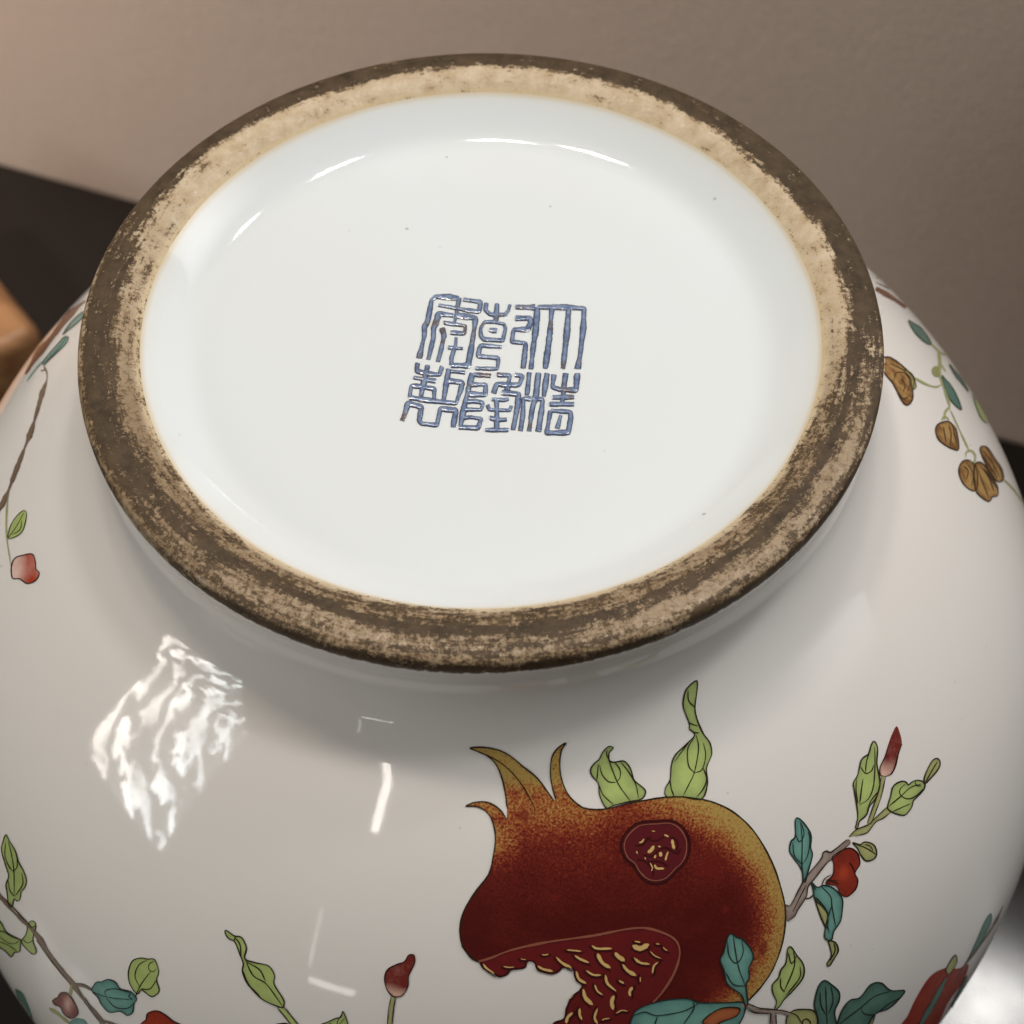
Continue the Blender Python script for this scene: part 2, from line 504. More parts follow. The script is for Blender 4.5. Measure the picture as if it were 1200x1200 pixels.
def dirt_fn(r, z, th):
    """worn and dirty zones of the unglazed ring; th = 90 deg is the far side, 270 deg the near side"""
    arc = np.where(z > 0.02, 0.01, 0) + r
    wob = 0.007 * cyc(th, 3) + 0.004 * cyc(th, 4, (9, 14, 23))
    wn, wl = zones(th)
    far = 0.12 + 0.80 * sm(arc + wob, 0.900, 0.948)
    far = far * (1 - 0.40 * sm(arc, 0.985, 1.0) * sm(cyc(th, 5), 0.2, 1.2))
    w2 = 0.006 * cyc(th, 11) + 0.003 * cyc(th, 12, (11, 17))
    near = 0.53 + 0.38 * np.exp(-((r + w2 - 0.917) / 0.013) ** 2) - 0.34 * np.exp(-((r + w2 - 0.957) / 0.014) ** 2) * sm(cyc(th, 41, (2, 5, 9)), -1.2, 0.4)
    rim = sm(z + 0.003 * cyc(th, 51, (13, 21, 34, 55)), 0.002, 0.018) * sm(r, 0.975, 0.993)
    near = near + 0.28 * rim - 0.26 * sm(0.872 - r, 0, 0.022)
    left = 0.34 + 0.44 * sm(r + wob, 0.872, 0.915) - 0.28 * sm(arc, 0.968, 0.992) + 0.06 * cyc(th, 61, (7, 13, 29))
    d = far * (1 - wn) + near * wn
    d = d * (1 - wl) + left * wl
    d = d + 0.06 * cyc(th, 21, (3, 5, 7, 11, 17)) * wn
    return np.clip(d, 0, 1)


def grime_fn(r, z, th):
    wn, wl = zones(th)
    return np.clip(0.10 + 0.75 * wn + 0.35 * wl + 0.10 * cyc(th, 71, (3, 7, 12)), 0, 1) * sm(r, 0.850, 0.872)


vase = thing('porcelain_vase', 'large white porcelain vase turned foot up, painted with a red pomegranate and leafy twigs',
             'vase', (0, 0, FOOT_Z))
base_o, pb = lathe('base', P_base, M_BASE, vase, 384, None,
                   {'stain': lambda r, z, th: 0.70 * sm(r + 0.002 * cyc(th, 81, (5, 9, 17, 31)), 0.834, 0.849) + 0.14 * sm(r, 0.80, 0.846)})
foot_o, pf = lathe('foot_ring', P_foot, M_FOOT, vase, 768, None, {'dirt': dirt_fn, 'grime': grime_fn, 'ochre': lambda r, z, th: (0.55 + 0.2 * cyc(th, 83, (2, 5, 11, 19))) * (1 - sm(r, 0.850, 0.864))})
P_out = np.vstack([P_wall, P_ball[1:]])
body_o, pbody = lathe('body', P_out, M_BODY, vase, 512, None,
                      {'stain': lambda r, z, th: 0.30 * sm(-z, -0.06, -0.034) * sm(cyc(th, 31, (3, 7, 13, 23)), 0.0, 1.2)
                       + 0.16 * sm(-z, -0.13, -0.08) * sm(cyc(th, 37, (5, 9, 19)), 0.9, 1.8),
                       'grime': lambda r, z, th: 0.85 * sm(-z, -0.052 - 0.006 * cyc(th, 91, (4, 9, 21, 43)), -0.033)
                       + 0.42 * np.exp(-((z - 0.085 - 0.01 * cyc(th, 93, (7, 15))) / 0.012) ** 2) * sm(cyc(th, 95, (6, 11, 19)), 1.0, 1.9)})
base_o['label'] = 'glossy white glazed base, sunk inside the foot ring'
foot_o['label'] = 'unglazed buff foot ring, stained dark brown'
neck_o, _ = lathe('neck', P_neck, M_BODY, vase, 192, None)
lathe('mouth_rim', P_mouth, M_BODY, vase, 192, None)


# ------------------------------------------------------------------ laying paint on the vase
def bvh_of(o):
    me = o.data
    n = len(me.vertices); co = np.empty(n * 3, np.float32); me.vertices.foreach_get('co', co)
    co = co.reshape(-1, 3).astype(float)
    return BVHTree.FromPolygons([tuple(v) for v in co], [tuple(p.vertices) for p in me.polygons])


class Surf:
    """finds the point of the glazed surface seen at a pixel of the photograph, in the vase's own frame"""
    def __init__(s, o, prof, seg):
        s.t = bvh_of(o); s.p = prof; s.seg = seg
        g = np.gradient(prof, axis=0)
        nr = np.c_[g[:, 1], -g[:, 0]]; s.n = nr / np.linalg.norm(nr, axis=1)[:, None]

    def hit(s, x, y):
        o = CAM - TOP; d = ray(x, y)
        loc, nor, idx, dist = s.t.ray_cast(Vector(o), Vector(d))
        if loc is None or nor.dot(Vector(d)) > -0.002: return None
        i = idx // s.seg
        r = math.hypot(loc.x, loc.y) / R; dz = -loc.z / R
        a, b = s.p[i], s.p[i + 1]
        ab = b - a
        t = min(1, max(0, float(((np.array([r, dz]) - a) @ ab) / (ab @ ab))))
        rr, zz = a + ab * t
        nn = s.n[i] * (1 - t) + s.n[i + 1] * t; nn /= np.linalg.norm(nn)
        c, sn = loc.x / (r * R), loc.y / (r * R)
        return (np.array([rr * R * c, rr * R * sn, -zz * R]), np.array([nn[0] * c, nn[0] * sn, -nn[1]]))


BODY = Surf(body_o, pbody, 512)
BASE = Surf(base_o, pb, 384)


def spline(pts, closed, step=1.6):
    P = np.array(pts, float)
    if len(P) < 3 and not closed:
        n = max(2, int(np.linalg.norm(P[1] - P[0]) / step) + 1)
        return P[0] + (P[1] - P[0]) * np.linspace(0, 1, n)[:, None]
    if closed: Q = np.vstack([P[-1], P, P[0], P[1]])
    else: Q = np.vstack([2 * P[0] - P[1], P, 2 * P[-1] - P[-2]])
    out = []
    for i in range(1, len(Q) - 2):
        a, b, c, d = Q[i - 1:i + 3]
        n = max(1, int(np.linalg.norm(c - b) / step))
        for t in np.arange(n) / n:
            # centripetal-like softened Catmull-Rom
            out.append(0.5 * ((2 * b) + (c - a) * t + (2 * a - 5 * b + 4 * c - d) * t * t + (3 * b - a - 3 * c + d) * t ** 3))
    if not closed: out.append(Q[-2])
    return np.array(out)


def dist_edge(P, E):
    return np.array([np.min(np.hypot(*(E - p).T)) for p in P])


MM = 0.001


def fill(name, pts, m, parent, lvl=0, grid=4.0, shade=None, extra=None, surf=None, smooth_line=True, label=None):
    surf = surf or BODY
    E = spline(pts, True, 1.8) if smooth_line else np.array(pts, float)
    lo, hi = E.min(0), E.max(0)
    gx, gy = np.meshgrid(np.arange(lo[0], hi[0], grid), np.arange(lo[1], hi[1], grid))
    G = np.c_[gx.ravel(), gy.ravel()] + rng.uniform(-.3, .3, (gx.size, 2))
    dm = np.full(len(G), 1e9)
    for k in range(0, len(E), 1):
        dm = np.minimum(dm, np.hypot(G[:, 0] - E[k, 0], G[:, 1] - E[k, 1]))
    G = G[dm > 1.0]
    n = len(E)
    vs = [Vector(p) for p in E] + [Vector(p) for p in G]
    r = delaunay_2d_cdt(vs, [], [list(range(n))], 1, 1e-5)
    V2 = np.array([(v.x, v.y) for v in r[0]]); F = r[2]
    used = sorted({i for f in F for i in f}); mp = {u: k for k, u in enumerate(used)}
    V2 = V2[used]; F = [[mp[i] for i in f] for f in F]
    de = dist_edge(V2, E)
    H = [surf.hit(*p) for p in V2]
    ok = [h is not None for h in H]
    F = [f for f in F if all(ok[i] for i in f)]
    keep = [i for i in range(len(V2)) if ok[i]]
    if not F: return None
    mp = {u: k for k, u in enumerate(keep)}
    V2 = V2[keep]; de = de[keep]
    hgt = (0.03 + 0.05 * np.clip(de / 3, 0, 1) + 0.09 * lvl) * MM
    P = np.array([H[i][0] + H[i][1] * h for i, h in zip(keep, hgt)])
    N = np.array([H[i][1] for i in keep])
    F = [tuple(mp[i] for i in f) for f in F]
    # face the camera side
    f0 = F[0]; nn = np.cross(P[f0[1]] - P[f0[0]], P[f0[2]] - P[f0[0]])
    if nn @ N[f0[0]] < 0: F = [f[::-1] for f in F]
    at = {}
    if shade is None:
        at['shade'] = 0.85 * (1 - np.clip(de / max(2.0, de.max() * 0.8), 0, 1)) ** 1.3
    else:
        at['shade'] = np.clip(shade(V2[:, 0], V2[:, 1], de), 0, 1)
    for k, fn in (extra or {}).items(): at[k] = np.clip(fn(V2[:, 0], V2[:, 1], de), 0, 1)
    o = make_obj(name, P, F, m, parent, at, N)
    if label: o['label'] = label
    return o


def ribbon_geo(pts, w, surf, lvl, hi=0.10, sect=3, closed=False, taper=True, step=1.8, smooth_line=True, wob=0.08):
    C = spline(pts, closed, step) if smooth_line else np.array(pts, float)
    if closed: C = np.vstack([C, C[:1]])
    T = np.gradient(C, axis=0); T /= np.linalg.norm(T, axis=1)[:, None] + 1e-9
    Nn = np.c_[-T[:, 1], T[:, 0]]
    k = len(C)
    ww = np.full(k, w, float) * (1 + wob * rng.normal(size=k))
    if wob:
        ww = np.convolve(np.r_[ww[0], ww, ww[-1]], [.25, .5, .25], 'valid')
        ll = np.arange(k) * step
        ww = ww * (1 + wob * 2.2 * np.sin(ll / rng.uniform(6, 14) + rng.uniform(0, 6.3)) + wob * 1.2 * np.sin(ll / rng.uniform(2.5, 5) + rng.uniform(0, 6.3)))
    if taper and not closed:
        u = np.arange(k) / (k - 1)
        ww *= 0.30 + 0.70 * np.clip(np.minimum(u, 1 - u) * 6, 0, 1)
    offs = np.linspace(-1, 1, sect)
    V, A_, Q, NN = [], [], [], []
    ok = True; rows = []
    for i in range(k):
        row = []
        for f in offs:
            h = surf.hit(*(C[i] + Nn[i] * ww[i] * 0.5 * f))
            if h is None: row = None; break
            prof = (1 - f * f)
            row.append((h[0] + h[1] * ((0.10 + 0.09 * lvl) + hi * prof) * MM, abs(f), h[1]))
        rows.append(row)
    F = []; idx = []
    for row in rows:
        if row is None: idx.append(None); continue
        idx.append(len(V)); V += [r[0] for r in row]; A_ += [r[1] for r in row]; NN += [r[2] for r in row]
    for i in range(k - 1):
        if idx[i] is None or idx[i + 1] is None: continue
        for j in range(sect - 1):
            a, b = idx[i] + j, idx[i + 1] + j
            F.append((a, b, b + 1, a + 1))
    return V, F, A_, NN


def strokes(name, lines, m, parent, w=1.5, lvl=0, surf=None, hi=0.08, sect=3, flat_normals=True, **kw):
    """several brush lines of one drawing, joined"""
    surf = surf or BODY
    V, F, A_, NN = [], [], [], []
    for ln in lines:
        ww = w; closed = False
        if isinstance(ln, tuple) and isinstance(ln[0], list):
            ln, ww, *rest = ln; closed = bool(rest and rest[0])
        v, f, a, nn = ribbon_geo(ln, ww, surf, lvl, hi, sect, closed, **kw)
        b = len(V); V += v; A_ += a; NN += nn; F += [tuple(i + b for i in q) for q in f]
    if not F: return None
    f0 = F[0]
    if np.cross(V[f0[1]] - V[f0[0]], V[f0[2]] - V[f0[0]]) @ NN[f0[0]] < 0: F = [f[::-1] for f in F]
    return make_obj(name, V, F, m, parent, {'shade': A_}, NN if flat_normals else None)


def tile(x0, y0, s):
    def f(*pts):
        return [(x0 + x / s, y0 + y / s) for x, y in pts]
    return f
# ------------------------------------------------------------------ painted decoration
def leaf(pts, veins, m=None, name='leaf', w=1.5, line=None, lvl=0, shade=None, grid=4.0, open_outline=False, label=None):
    o = fill(name, pts, m or M_GREEN, vase, lvl, grid, shade, label=label)
    if o is None: return None
    strokes('outline', [(list(pts), w, True)] + [(v, w * 0.9) for v in veins], line or M_LINE, o, w, lvl + 0.4)
    return o


# --- the large pomegranate
t1 = tile(530, 860, 8); t3 = tile(530, 1060, 8); t4 = tile(650, 1060, 6); t5 = tile(700, 940, 7.5); t6 = tile(820, 1060, 7.5)
calyx_l = [(577, 1008), (580, 990), (580, 975), (576, 960), (568, 949.5), (557, 944.8), (546, 944.6), (556, 940), (570, 939.6), (580, 944), (588, 951), (593.5, 959.5)]
calyx_m = [(593.8, 945), (592, 930), (588, 911), (580, 894), (569, 884.5), (555, 878.5), (551, 876), (567, 875.5), (585, 879), (600, 887), (613, 898), (629, 911), (642, 928), (649, 938)]
calyx_r = [(651, 936), (647.5, 924), (644.8, 906), (646.5, 888), (653, 877), (663, 870.5), (658, 879), (656, 893), (657.5, 910), (663, 926), (670, 936), (678, 943)]
top_edge = [(686, 947), (707, 948), (738, 941), (768, 935.5), (790, 933.5), (810, 934.5), (836, 940), (860, 952), (883, 973.5), (902.5, 1006), (914, 1037), (920, 1066), (918, 1098), (908, 1130), (894, 1153), (877, 1172)]
bottom = [(850, 1176), (800, 1180), (760, 1192), (735, 1215), (700, 1228), (650, 1224), (641, 1212)]
seed_edge = [(649, 1198), (661, 1193), (664, 1181), (670, 1168), (679, 1160), (682, 1154), (675, 1147), (673, 1138), (670, 1134), (659, 1133), (655, 1137), (648, 1140.5), (639, 1139), (630, 1136), (626, 1127), (618, 1126), (615, 1133), (605, 1135), (598, 1136), (594, 1141), (586, 1144), (578, 1140), (567, 1134.5), (562, 1127)]
left_edge = [(552, 1122), (543, 1110), (539.5, 1097), (539.5, 1082), (545, 1064), (557, 1045), (569, 1030)]
rind = left_edge[::-1][-1:]
rind = calyx_l + calyx_m + calyx_r + top_edge + bottom + seed_edge + left_edge


def smooth_np(x, a, b):
    t = np.clip((x - a) / (b - a), 0, 1); return t * t * (3 - 2 * t)


def rind_shade(x, y, de):
    # gold along the right side and the top, on the calyx points; deep red in the belly
    cx, cy = 735, 1085
    ang = np.arctan2(y - cy, x - cx)
    rad = np.hypot((x - 770) / 150, (y - 1075) / 143)
    right = smooth_np(rad, 0.64, 1.04) * smooth_np(x, 720, 870) * 0.92
    top = smooth_np(980 - y, 0, 50) * 0.42 * smooth_np(x, 690, 800) + smooth_np(1000 - y, 0, 55) * 0.42 * smooth_np(740 - x, 0, 60)
    cal = smooth_np(952 - y, -10, 62) * smooth_np(700 - x, 0, 30) * 0.95
    lft = smooth_np(630 - x, 0, 55) * smooth_np(y, 940, 975) * smooth_np(1030 - y, 0, 50) * 0.50
    low = 0.35 * smooth_np(y, 1120, 1180) * smooth_np(x, 800, 870)
    return np.maximum.reduce([right, top + 0.5 * right, cal, lft, low]) + 0.04 + 0.19 * smooth_np(1085 - y, 0, 100)


def rind_spot(x, y, de):
    s = 0 * x
    for cx, cy, r in ((614, 955, 6.5), (605, 929, 3), (611, 926, 1.6), (625, 933, 2.6), (833, 1015, 13), (822, 1019, 8), (895, 1108, 5), (893, 1114, 5),
                      (878, 1091, 2.6), (889, 1098, 2.2), (650, 1052, 4), (850, 1066, 4), (646, 980, 4), (876, 1110, 1.5), (660, 985, 5)):
        k = 0.75 if r < 7 else 0.5
        s = np.maximum(s, k * (1 - smooth_np(np.hypot(x - cx, y - cy), r * 0.75, r * 1.2)))
    return s


pom = fill('pomegranate', rind, M_RIND, vase, 0, 2.6, rind_shade, {'spot': rind_spot},
           label='large dark red pomegranate with golden speckled skin, split open to show its seeds')
pl = [(calyx_l, 1.5), (calyx_m, 1.6), (calyx_r + top_edge, 1.6), (left_edge[:], 1.8), ([(577, 1008), (575, 1020), (569, 1030)], 1.6), ([(541, 1108), (552, 1122), (562, 1127)], 1.8)]
strokes('outline', pl, M_LINE, pom, 1.6, 0.4, taper=False)
strokes('calyx_vein', [(t1((160, 125), (240, 165), (400, 235), (540, 340), (640, 460), (720, 590), (765, 690), (775, 760)), 1.2)], M_RLINE, pom, 1.2, 0.4)

# open mouth full of seeds
lip = [(561, 1126), (575, 1122), (600, 1112.5), (640, 1103.7), (680, 1098), (700, 1095), (733, 1088.5), (755, 1087), (775, 1092), (790, 1100), (796, 1112), (794, 1128), (787, 1145), (775, 1163), (765, 1174)]
mouth = lip + [(757, 1192), (730, 1215), (700, 1227), (650, 1223), (641, 1211)] + seed_edge
seeds = fill('seed_cluster', mouth, M_SEED, pom, 0.5, 4.0, lambda x, y, de: 0.3 + 0 * x)
strokes('lip', [(lip[:], 2.6)], M_LIP, seeds, 2.6, 1.0, hi=0.14, taper=False)
g4 = [([(260, 285), (300, 306), (400, 305)], 3), ([(85, 315), (185, 325)], 1.6), ([(10, 365), (50, 405), (120, 445)], 3), ([(140, 355), (180, 380), (240, 405)], 2.4),
      ([(300, 340), (320, 385), (345, 415), (390, 440)], 4.6), ([(422, 335), (450, 365), (490, 390)], 4.6), ([(475, 415), (510, 460), (570, 495)], 3.6),
      ([(545, 285), (600, 305), (660, 275)], 6.5), ([(555, 370), (600, 405), (665, 415)], 2.8), ([(670, 325), (700, 355), (745, 375)], 1.3), ([(760, 295), (775, 312), (792, 320)], 1.7),
      ([(725, 400), (695, 430), (685, 480)], 2.3), ([(220, 460), (270, 490), (325, 492)], 2.8), ([(150, 465), (170, 520), (220, 550)], 3.5), ([(355, 490), (370, 550), (430, 605)], 2.7),
      ([(450, 530), (485, 550)], 2.8), ([(600, 505), (600, 540)], 2), ([(545, 575), (525, 610), (530, 640)], 3.8), ([(280, 560), (300, 605), (335, 630)], 2.1),
      ([(200, 590), (215, 650), (265, 700)], 5.4), ([(415, 635), (400, 680), (410, 735)], 4), ([(175, 725), (175, 770), (190, 805)], 2.8), ([(300, 725), (280, 790), (300, 835)], 2.4),
      ([(125, 755), (90, 790), (80, 830)], 4.4), ([(430, 760), (470, 740), (510, 745)], 1.7), ([(110, 655), (130, 632)], 1.1), ([(330, 810), (350, 800), (385, 796)], 1.4), ([(560, 255), (600, 262)], 1.4), ([(710, 272), (735, 275)], 1.2)]
g3 = [([(480, 575), (530, 584), (580, 580)], 1.6), ([(290, 550), (320, 590), (400, 650)], 2), ([(800, 570), (850, 600), (940, 620)], 3.4), ([(840, 465), (870, 468), (900, 460)], 1.3), ([(640, 505), (690, 512)], 1.1)]
gl = [(t4(*p), w) for p, w in g4] + [(t3(*p), w) for p, w in g3]
strokes('gold_mark', gl, M_GOLD, seeds, 2, 1.1, step=1.2)
dk = []
for p, w in gl:
    q = np.array(p); c = q.mean(0); d = q[-1] - q[0]; d = d / (np.linalg.norm(d) + 1e-6); nn = np.array([-d[1], d[0]])
    if nn[1] < 0: nn = -nn
    off = w * 0.5 + 1.5
    a = q + nn * off - d * 0.0
    a = np.vstack([a[0] - d * 3 - nn * 2.5, a, a[-1] + d * 3.5 - nn * 1.5])
    dk.append(([tuple(v) for v in a], 1.5))
strokes('seed_line', dk, M_RLINE, seeds, 1.5, 0.9)
strokes('seed_edge', [(seed_edge, 2.0)], M_RLINE, seeds, 2.0, 1.0, taper=False)

# small window of seeds on the flank
hole = t5((205, 400), (212, 330), (250, 265), (330, 192), (400, 170), (520, 162), (650, 158), (740, 205), (795, 290), (812, 370), (800, 470), (755, 550), (700, 600), (650, 655), (590, 700), (500, 716), (420, 690), (350, 620), (310, 550), (240, 490))
ho = fill('seed_window', hole, M_HOLE, pom, 0.5, 4, lambda x, y, de: 1 - np.clip(de / 6, 0, 1))
hc = np.array(hole).mean(0)
inner = [tuple(hc + (np.array(p) - hc) * 0.90) for p in hole]
strokes('window_edge', [(hole, 1.8, True)], M_RLINE, ho, 1.8, 0.9)
strokes('inner_edge', [(inner, 1.3, True)], M_LIP, ho, 1.3, 0.9)
g5 = [([(365, 355), (390, 345), (408, 320)], 1.8), ([(440, 440), (470, 420), (495, 380)], 3.4), ([(530, 385), (555, 390)], 2), ([(552, 435), (555, 475)], 3.4), ([(620, 430), (605, 470), (595, 510)], 2.8),
      ([(655, 325), (660, 360), (672, 410)], 2.8), ([(585, 285), (625, 300)], 2), ([(340, 425), (350, 450)], 2), ([(460, 530), (480, 570), (475, 600)], 1.6), ([(500, 545), (520, 578), (585, 580)], 2.8),
      ([(510, 460), (500, 490)], 2), ([(475, 250), (505, 255)], 1.3), ([(415, 480), (420, 500)], 1.2)]
strokes('gold_mark', [(t5(*p), w) for p, w in g5], M_GOLD, ho, 2, 1.1, step=1.0)
strokes('seed_line', [(t5(*p), 1.3) for p in ([(330, 380), (400, 370), (440, 320), (470, 300)], [(430, 300), (500, 340), (600, 290)], [(400, 460), (480, 470), (560, 400), (640, 410)],
                                             [(600, 390), (700, 450), (730, 400)], [(440, 520), (540, 520), (620, 560)], [(350, 500), (420, 520), (490, 600), (480, 650)], [(640, 300), (700, 340), (700, 430)])],
        M_RLINE, ho, 1.3, 1.0)

# --- leaves standing on the fruit
L2 = tile(680, 780, 6.6667)
leaf(L2((200, 1108), (150, 1010), (140, 920), (92, 860), (80, 810), (110, 762), (148, 730), (172, 680), (220, 630), (258, 642), (225, 680), (228, 742), (270, 753), (340, 745), (390, 800), (415, 880), (440, 912), (505, 970), (498, 1020), (460, 1048), (390, 1060), (260, 1090)),
     [L2((225, 740), (245, 800), (300, 930), (390, 1055)), L2((150, 770), (170, 850), (220, 905), (275, 910)), L2((270, 755), (308, 810), (310, 870), (280, 910)),
      L2((140, 920), (180, 1010), (260, 1085)), L2((310, 745), (370, 820), (430, 920), (455, 1040)), L2((210, 655), (205, 690), (225, 740)), L2((140, 770), (130, 890))],
     label='short light green leaf with a hooked tip above the pomegranate')
leaf(L2((675, 1022), (662, 960), (700, 890), (710, 780), (740, 700), (820, 620), (892, 542), (852, 495), (850, 450), (806, 330), (805, 260), (830, 180), (905, 115), (912, 180), (895, 320), (912, 420), (960, 530), (1010, 600), (1025, 690), (985, 800), (992, 920), (945, 1040), (800, 1024)),
     [L2((905, 540), (922, 650), (890, 830), (850, 920), (800, 1020)), L2((890, 560), (838, 650), (845, 780), (890, 835)), L2((890, 835), (950, 810), (978, 700), (960, 600)), L2((700, 890), (710, 960), (732, 1020)),
      L2((735, 750), (800, 660), (860, 580)), L2((955, 790), (985, 880), (960, 960), (905, 1030)), L2((840, 190), (845, 270), (893, 325)), L2((845, 440), (880, 460), (918, 470)), L2((850, 490), (885, 520), (930, 525))],
     label='tall light green leaf with a long twisted tip above the pomegranate')

# --- branch to the right of the fruit
R1 = tile(900, 920, 5.217); R2 = tile(980, 840, 8.571)
br = fill('branch', R1((103, 728), (130, 735), (160, 690), (195, 620), (235, 555), (322, 450), (335, 412), (360, 400), (384, 408), (480, 332), (505, 350), (480, 380), (392, 448), (352, 482), (290, 562), (244, 620), (232, 680), (182, 760), (160, 802), (118, 832), (106, 800)),
          M_BARK, vase, 0.1, 3, label='grey brown twig growing from the right side of the pomegranate')
strokes('outline', [(R1((103, 728), (130, 735), (160, 690), (195, 620), (235, 555), (322, 450), (335, 412), (360, 400), (384, 408), (480, 332)), 1.3),
                    (R1((500, 356), (392, 448), (352, 482), (290, 562), (244, 620), (232, 680), (182, 760), (160, 802), (118, 832)), 1.3),
                    (R1((225, 690), (250, 690), (275, 670)), 1.6), (R1((150, 770), (190, 690), (230, 610)), 1.0)], M_LINE, br, 1.3, 0.5)
tw = fill('twig', R2((125, 1205), (180, 1140), (260, 1110), (310, 1085), (350, 1050), (430, 975), (505, 905), (552, 948), (470, 1015), (400, 1050), (350, 1110), (300, 1165), (190, 1195)), M_OLIVE, vase, 0.1, 3)
strokes('outline', [(R2((125, 1200), (200, 1130), (310, 1085), (350, 1050), (430, 975), (510, 905)), 1.3), (R2((190, 1195), (300, 1165), (350, 1110), (400, 1050), (470, 1015), (552, 948)), 1.3)], M_LINE, tw, 1.3, 0.5)
leaf(R2((190, 1120), (212, 1000), (200, 880), (177, 740), (170, 660), (212, 580), (250, 430), (320, 370), (345, 290), (375, 243), (412, 310), (405, 470), (432, 620), (430, 720), (390, 820), (330, 900), (300, 980), (230, 1050), (212, 1115)),
     [R2((265, 620), (250, 720), (232, 870)), R2((200, 620), (195, 740), (215, 870)), R2((380, 300), (385, 470), (370, 690), (320, 820), (232, 880)), R2((330, 350), (300, 450), (290, 560)),
      R2((240, 500), (290, 567), (350, 540), (372, 480)), R2((425, 740), (340, 850), (300, 980))], label='long pale green leaf beside the slender red bud')
st = strokes('stem', [(R2((470, 590), (430, 780), (385, 920), (330, 1070)), 4.2)], M_OLIVE, vase, 4.2, 0.1, taper=False)
strokes('outline', [(R2((450, 600), (410, 780), (355, 930), (305, 1070)), 1.2), (R2((492, 600), (450, 790), (400, 930), (345, 1075)), 1.2)], M_LINE, st, 1.2, 0.5)


def bud_shade(x0, y0, x1, y1, a=0.0, b=0.6):
    d = np.array([x1 - x0, y1 - y0], float); L = d @ d

    def f(x, y, de):
        t = ((x - x0) * d[0] + (y - y0) * d[1]) / L
        return np.maximum(smooth_np(t, a, b), 0.5 * (1 - np.clip(de / 1.8, 0, 1)))
    return f


bp = R2((485, 600), (440, 580), (438, 500), (490, 390), (520, 280), (560, 170), (605, 95), (640, 170), (657, 270), (620, 370), (590, 490), (550, 570))
b_ = fill('bud', bp, M_BUD, vase, 0.1, 3, bud_shade(1034, 910, 1044, 866), label='slender dark red bud with a pale foot')
strokes('outline', [(bp[:5], 1.3), (bp[8:] + bp[:1], 1.5)], M_RLINE, b_, 1.3, 0.5)
leaf(R2((510, 912), (540, 800), (562, 710), (600, 668), (655, 645), (700, 655), (720, 682), (760, 650), (820, 635), (880, 660), (880, 720), (800, 812), (772, 840), (750, 912), (685, 985), (600, 972), (550, 950)),
     [R2((520, 900), (640, 800), (740, 710), (850, 670)), R2((690, 670), (635, 730), (645, 790), (720, 822), (800, 790), (870, 720)), R2((560, 952), (640, 915), (740, 870)), R2((790, 650), (800, 690), (850, 690))],
     label='small round green leaf below the budding tip')
leaf(R2((885, 672), (880, 610), (920, 510), (970, 430), (1020, 420), (1042, 470), (1010, 540), (940, 620)), [R2((890, 660), (950, 550), (1010, 450))], M_OLIVE, label='tiny olive leaf at the tip of the twig')
leaf(R1((212, 592), (205, 520), (152, 440), (130, 400), (138, 345), (165, 310), (165, 210), (190, 203), (240, 260), (262, 310), (260, 380), (270, 430), (242, 530), (226, 590)),
     [R1((195, 220), (207, 330), (205, 480), (215, 560)), R1((150, 350), (160, 430), (203, 480)), R1((165, 295), (190, 345), (218, 300), (200, 225)), R1((245, 280), (255, 340), (240, 430), (210, 480))], M_TEAL,
     line=M_TLINE, label='turquoise leaf standing on the grey twig')
leaf(R1((285, 690), (325, 722), (362, 780), (357, 872), (320, 800)), [], M_OLIVE, label='pale underside of the hanging turquoise leaf')
leaf(R1((262, 590), (300, 622), (340, 610), (400, 630), (450, 690), (452, 760), (440, 830), (400, 892), (385, 945), (345, 930), (352, 850), (365, 790), (330, 740), (285, 695), (275, 640)),
     [R1((320, 612), (380, 680), (388, 740), (412, 870)), R1((385, 740), (360, 830), (372, 905)), R1((262, 590), (290, 640))], M_TEAL, lvl=0.4, line=M_TLINE, label='hanging turquoise leaf below the red blossom')
leaf(R1((368, 950), (410, 960), (428, 1010), (402, 1060), (372, 1105), (358, 1090), (385, 1040), (375, 980)), [R1((400, 962), (408, 1010), (375, 1075))], M_OLIVE, label='curled olive tip of the hanging leaf')
bl = R1((390, 440), (440, 402), (500, 383), (545, 415), (560, 480), (530, 535), (548, 580), (530, 640), (480, 680), (440, 662), (415, 615), (352, 598), (395, 545), (400, 480))
b_ = fill('blossom', bl, M_RED, vase, 0, 3, lambda x, y, de: 0.75 - 0.9 * np.exp(-(((x - 989) / 6) ** 2 + ((y - 1023) / 8) ** 2)), label='iron red blossom with three round petals under the twig')
strokes('outline', [(bl, 1.2, True), (R1((495, 470), (515, 500), (530, 535)), 1.3)], M_RLINE, b_, 1.2, 0.5)
strokes('stamen', [(R1((325, 615), (345, 570), (385, 545)), 1.4), (R1((355, 600), (380, 585), (430, 600)), 1.1), (R1((350, 575), (390, 580), (425, 580)), 1.0)], M_LINE, b_, 1.3, 0.8)
leaf(R1((515, 350), (560, 362), (590, 345), (640, 360), (662, 400), (652, 445), (600, 462), (565, 425), (545, 385)), [R1((515, 350), (600, 385), (655, 420)), R1((590, 362), (620, 370), (640, 400))], M_OLIVE,
     label='small olive leaf above the red blossom')

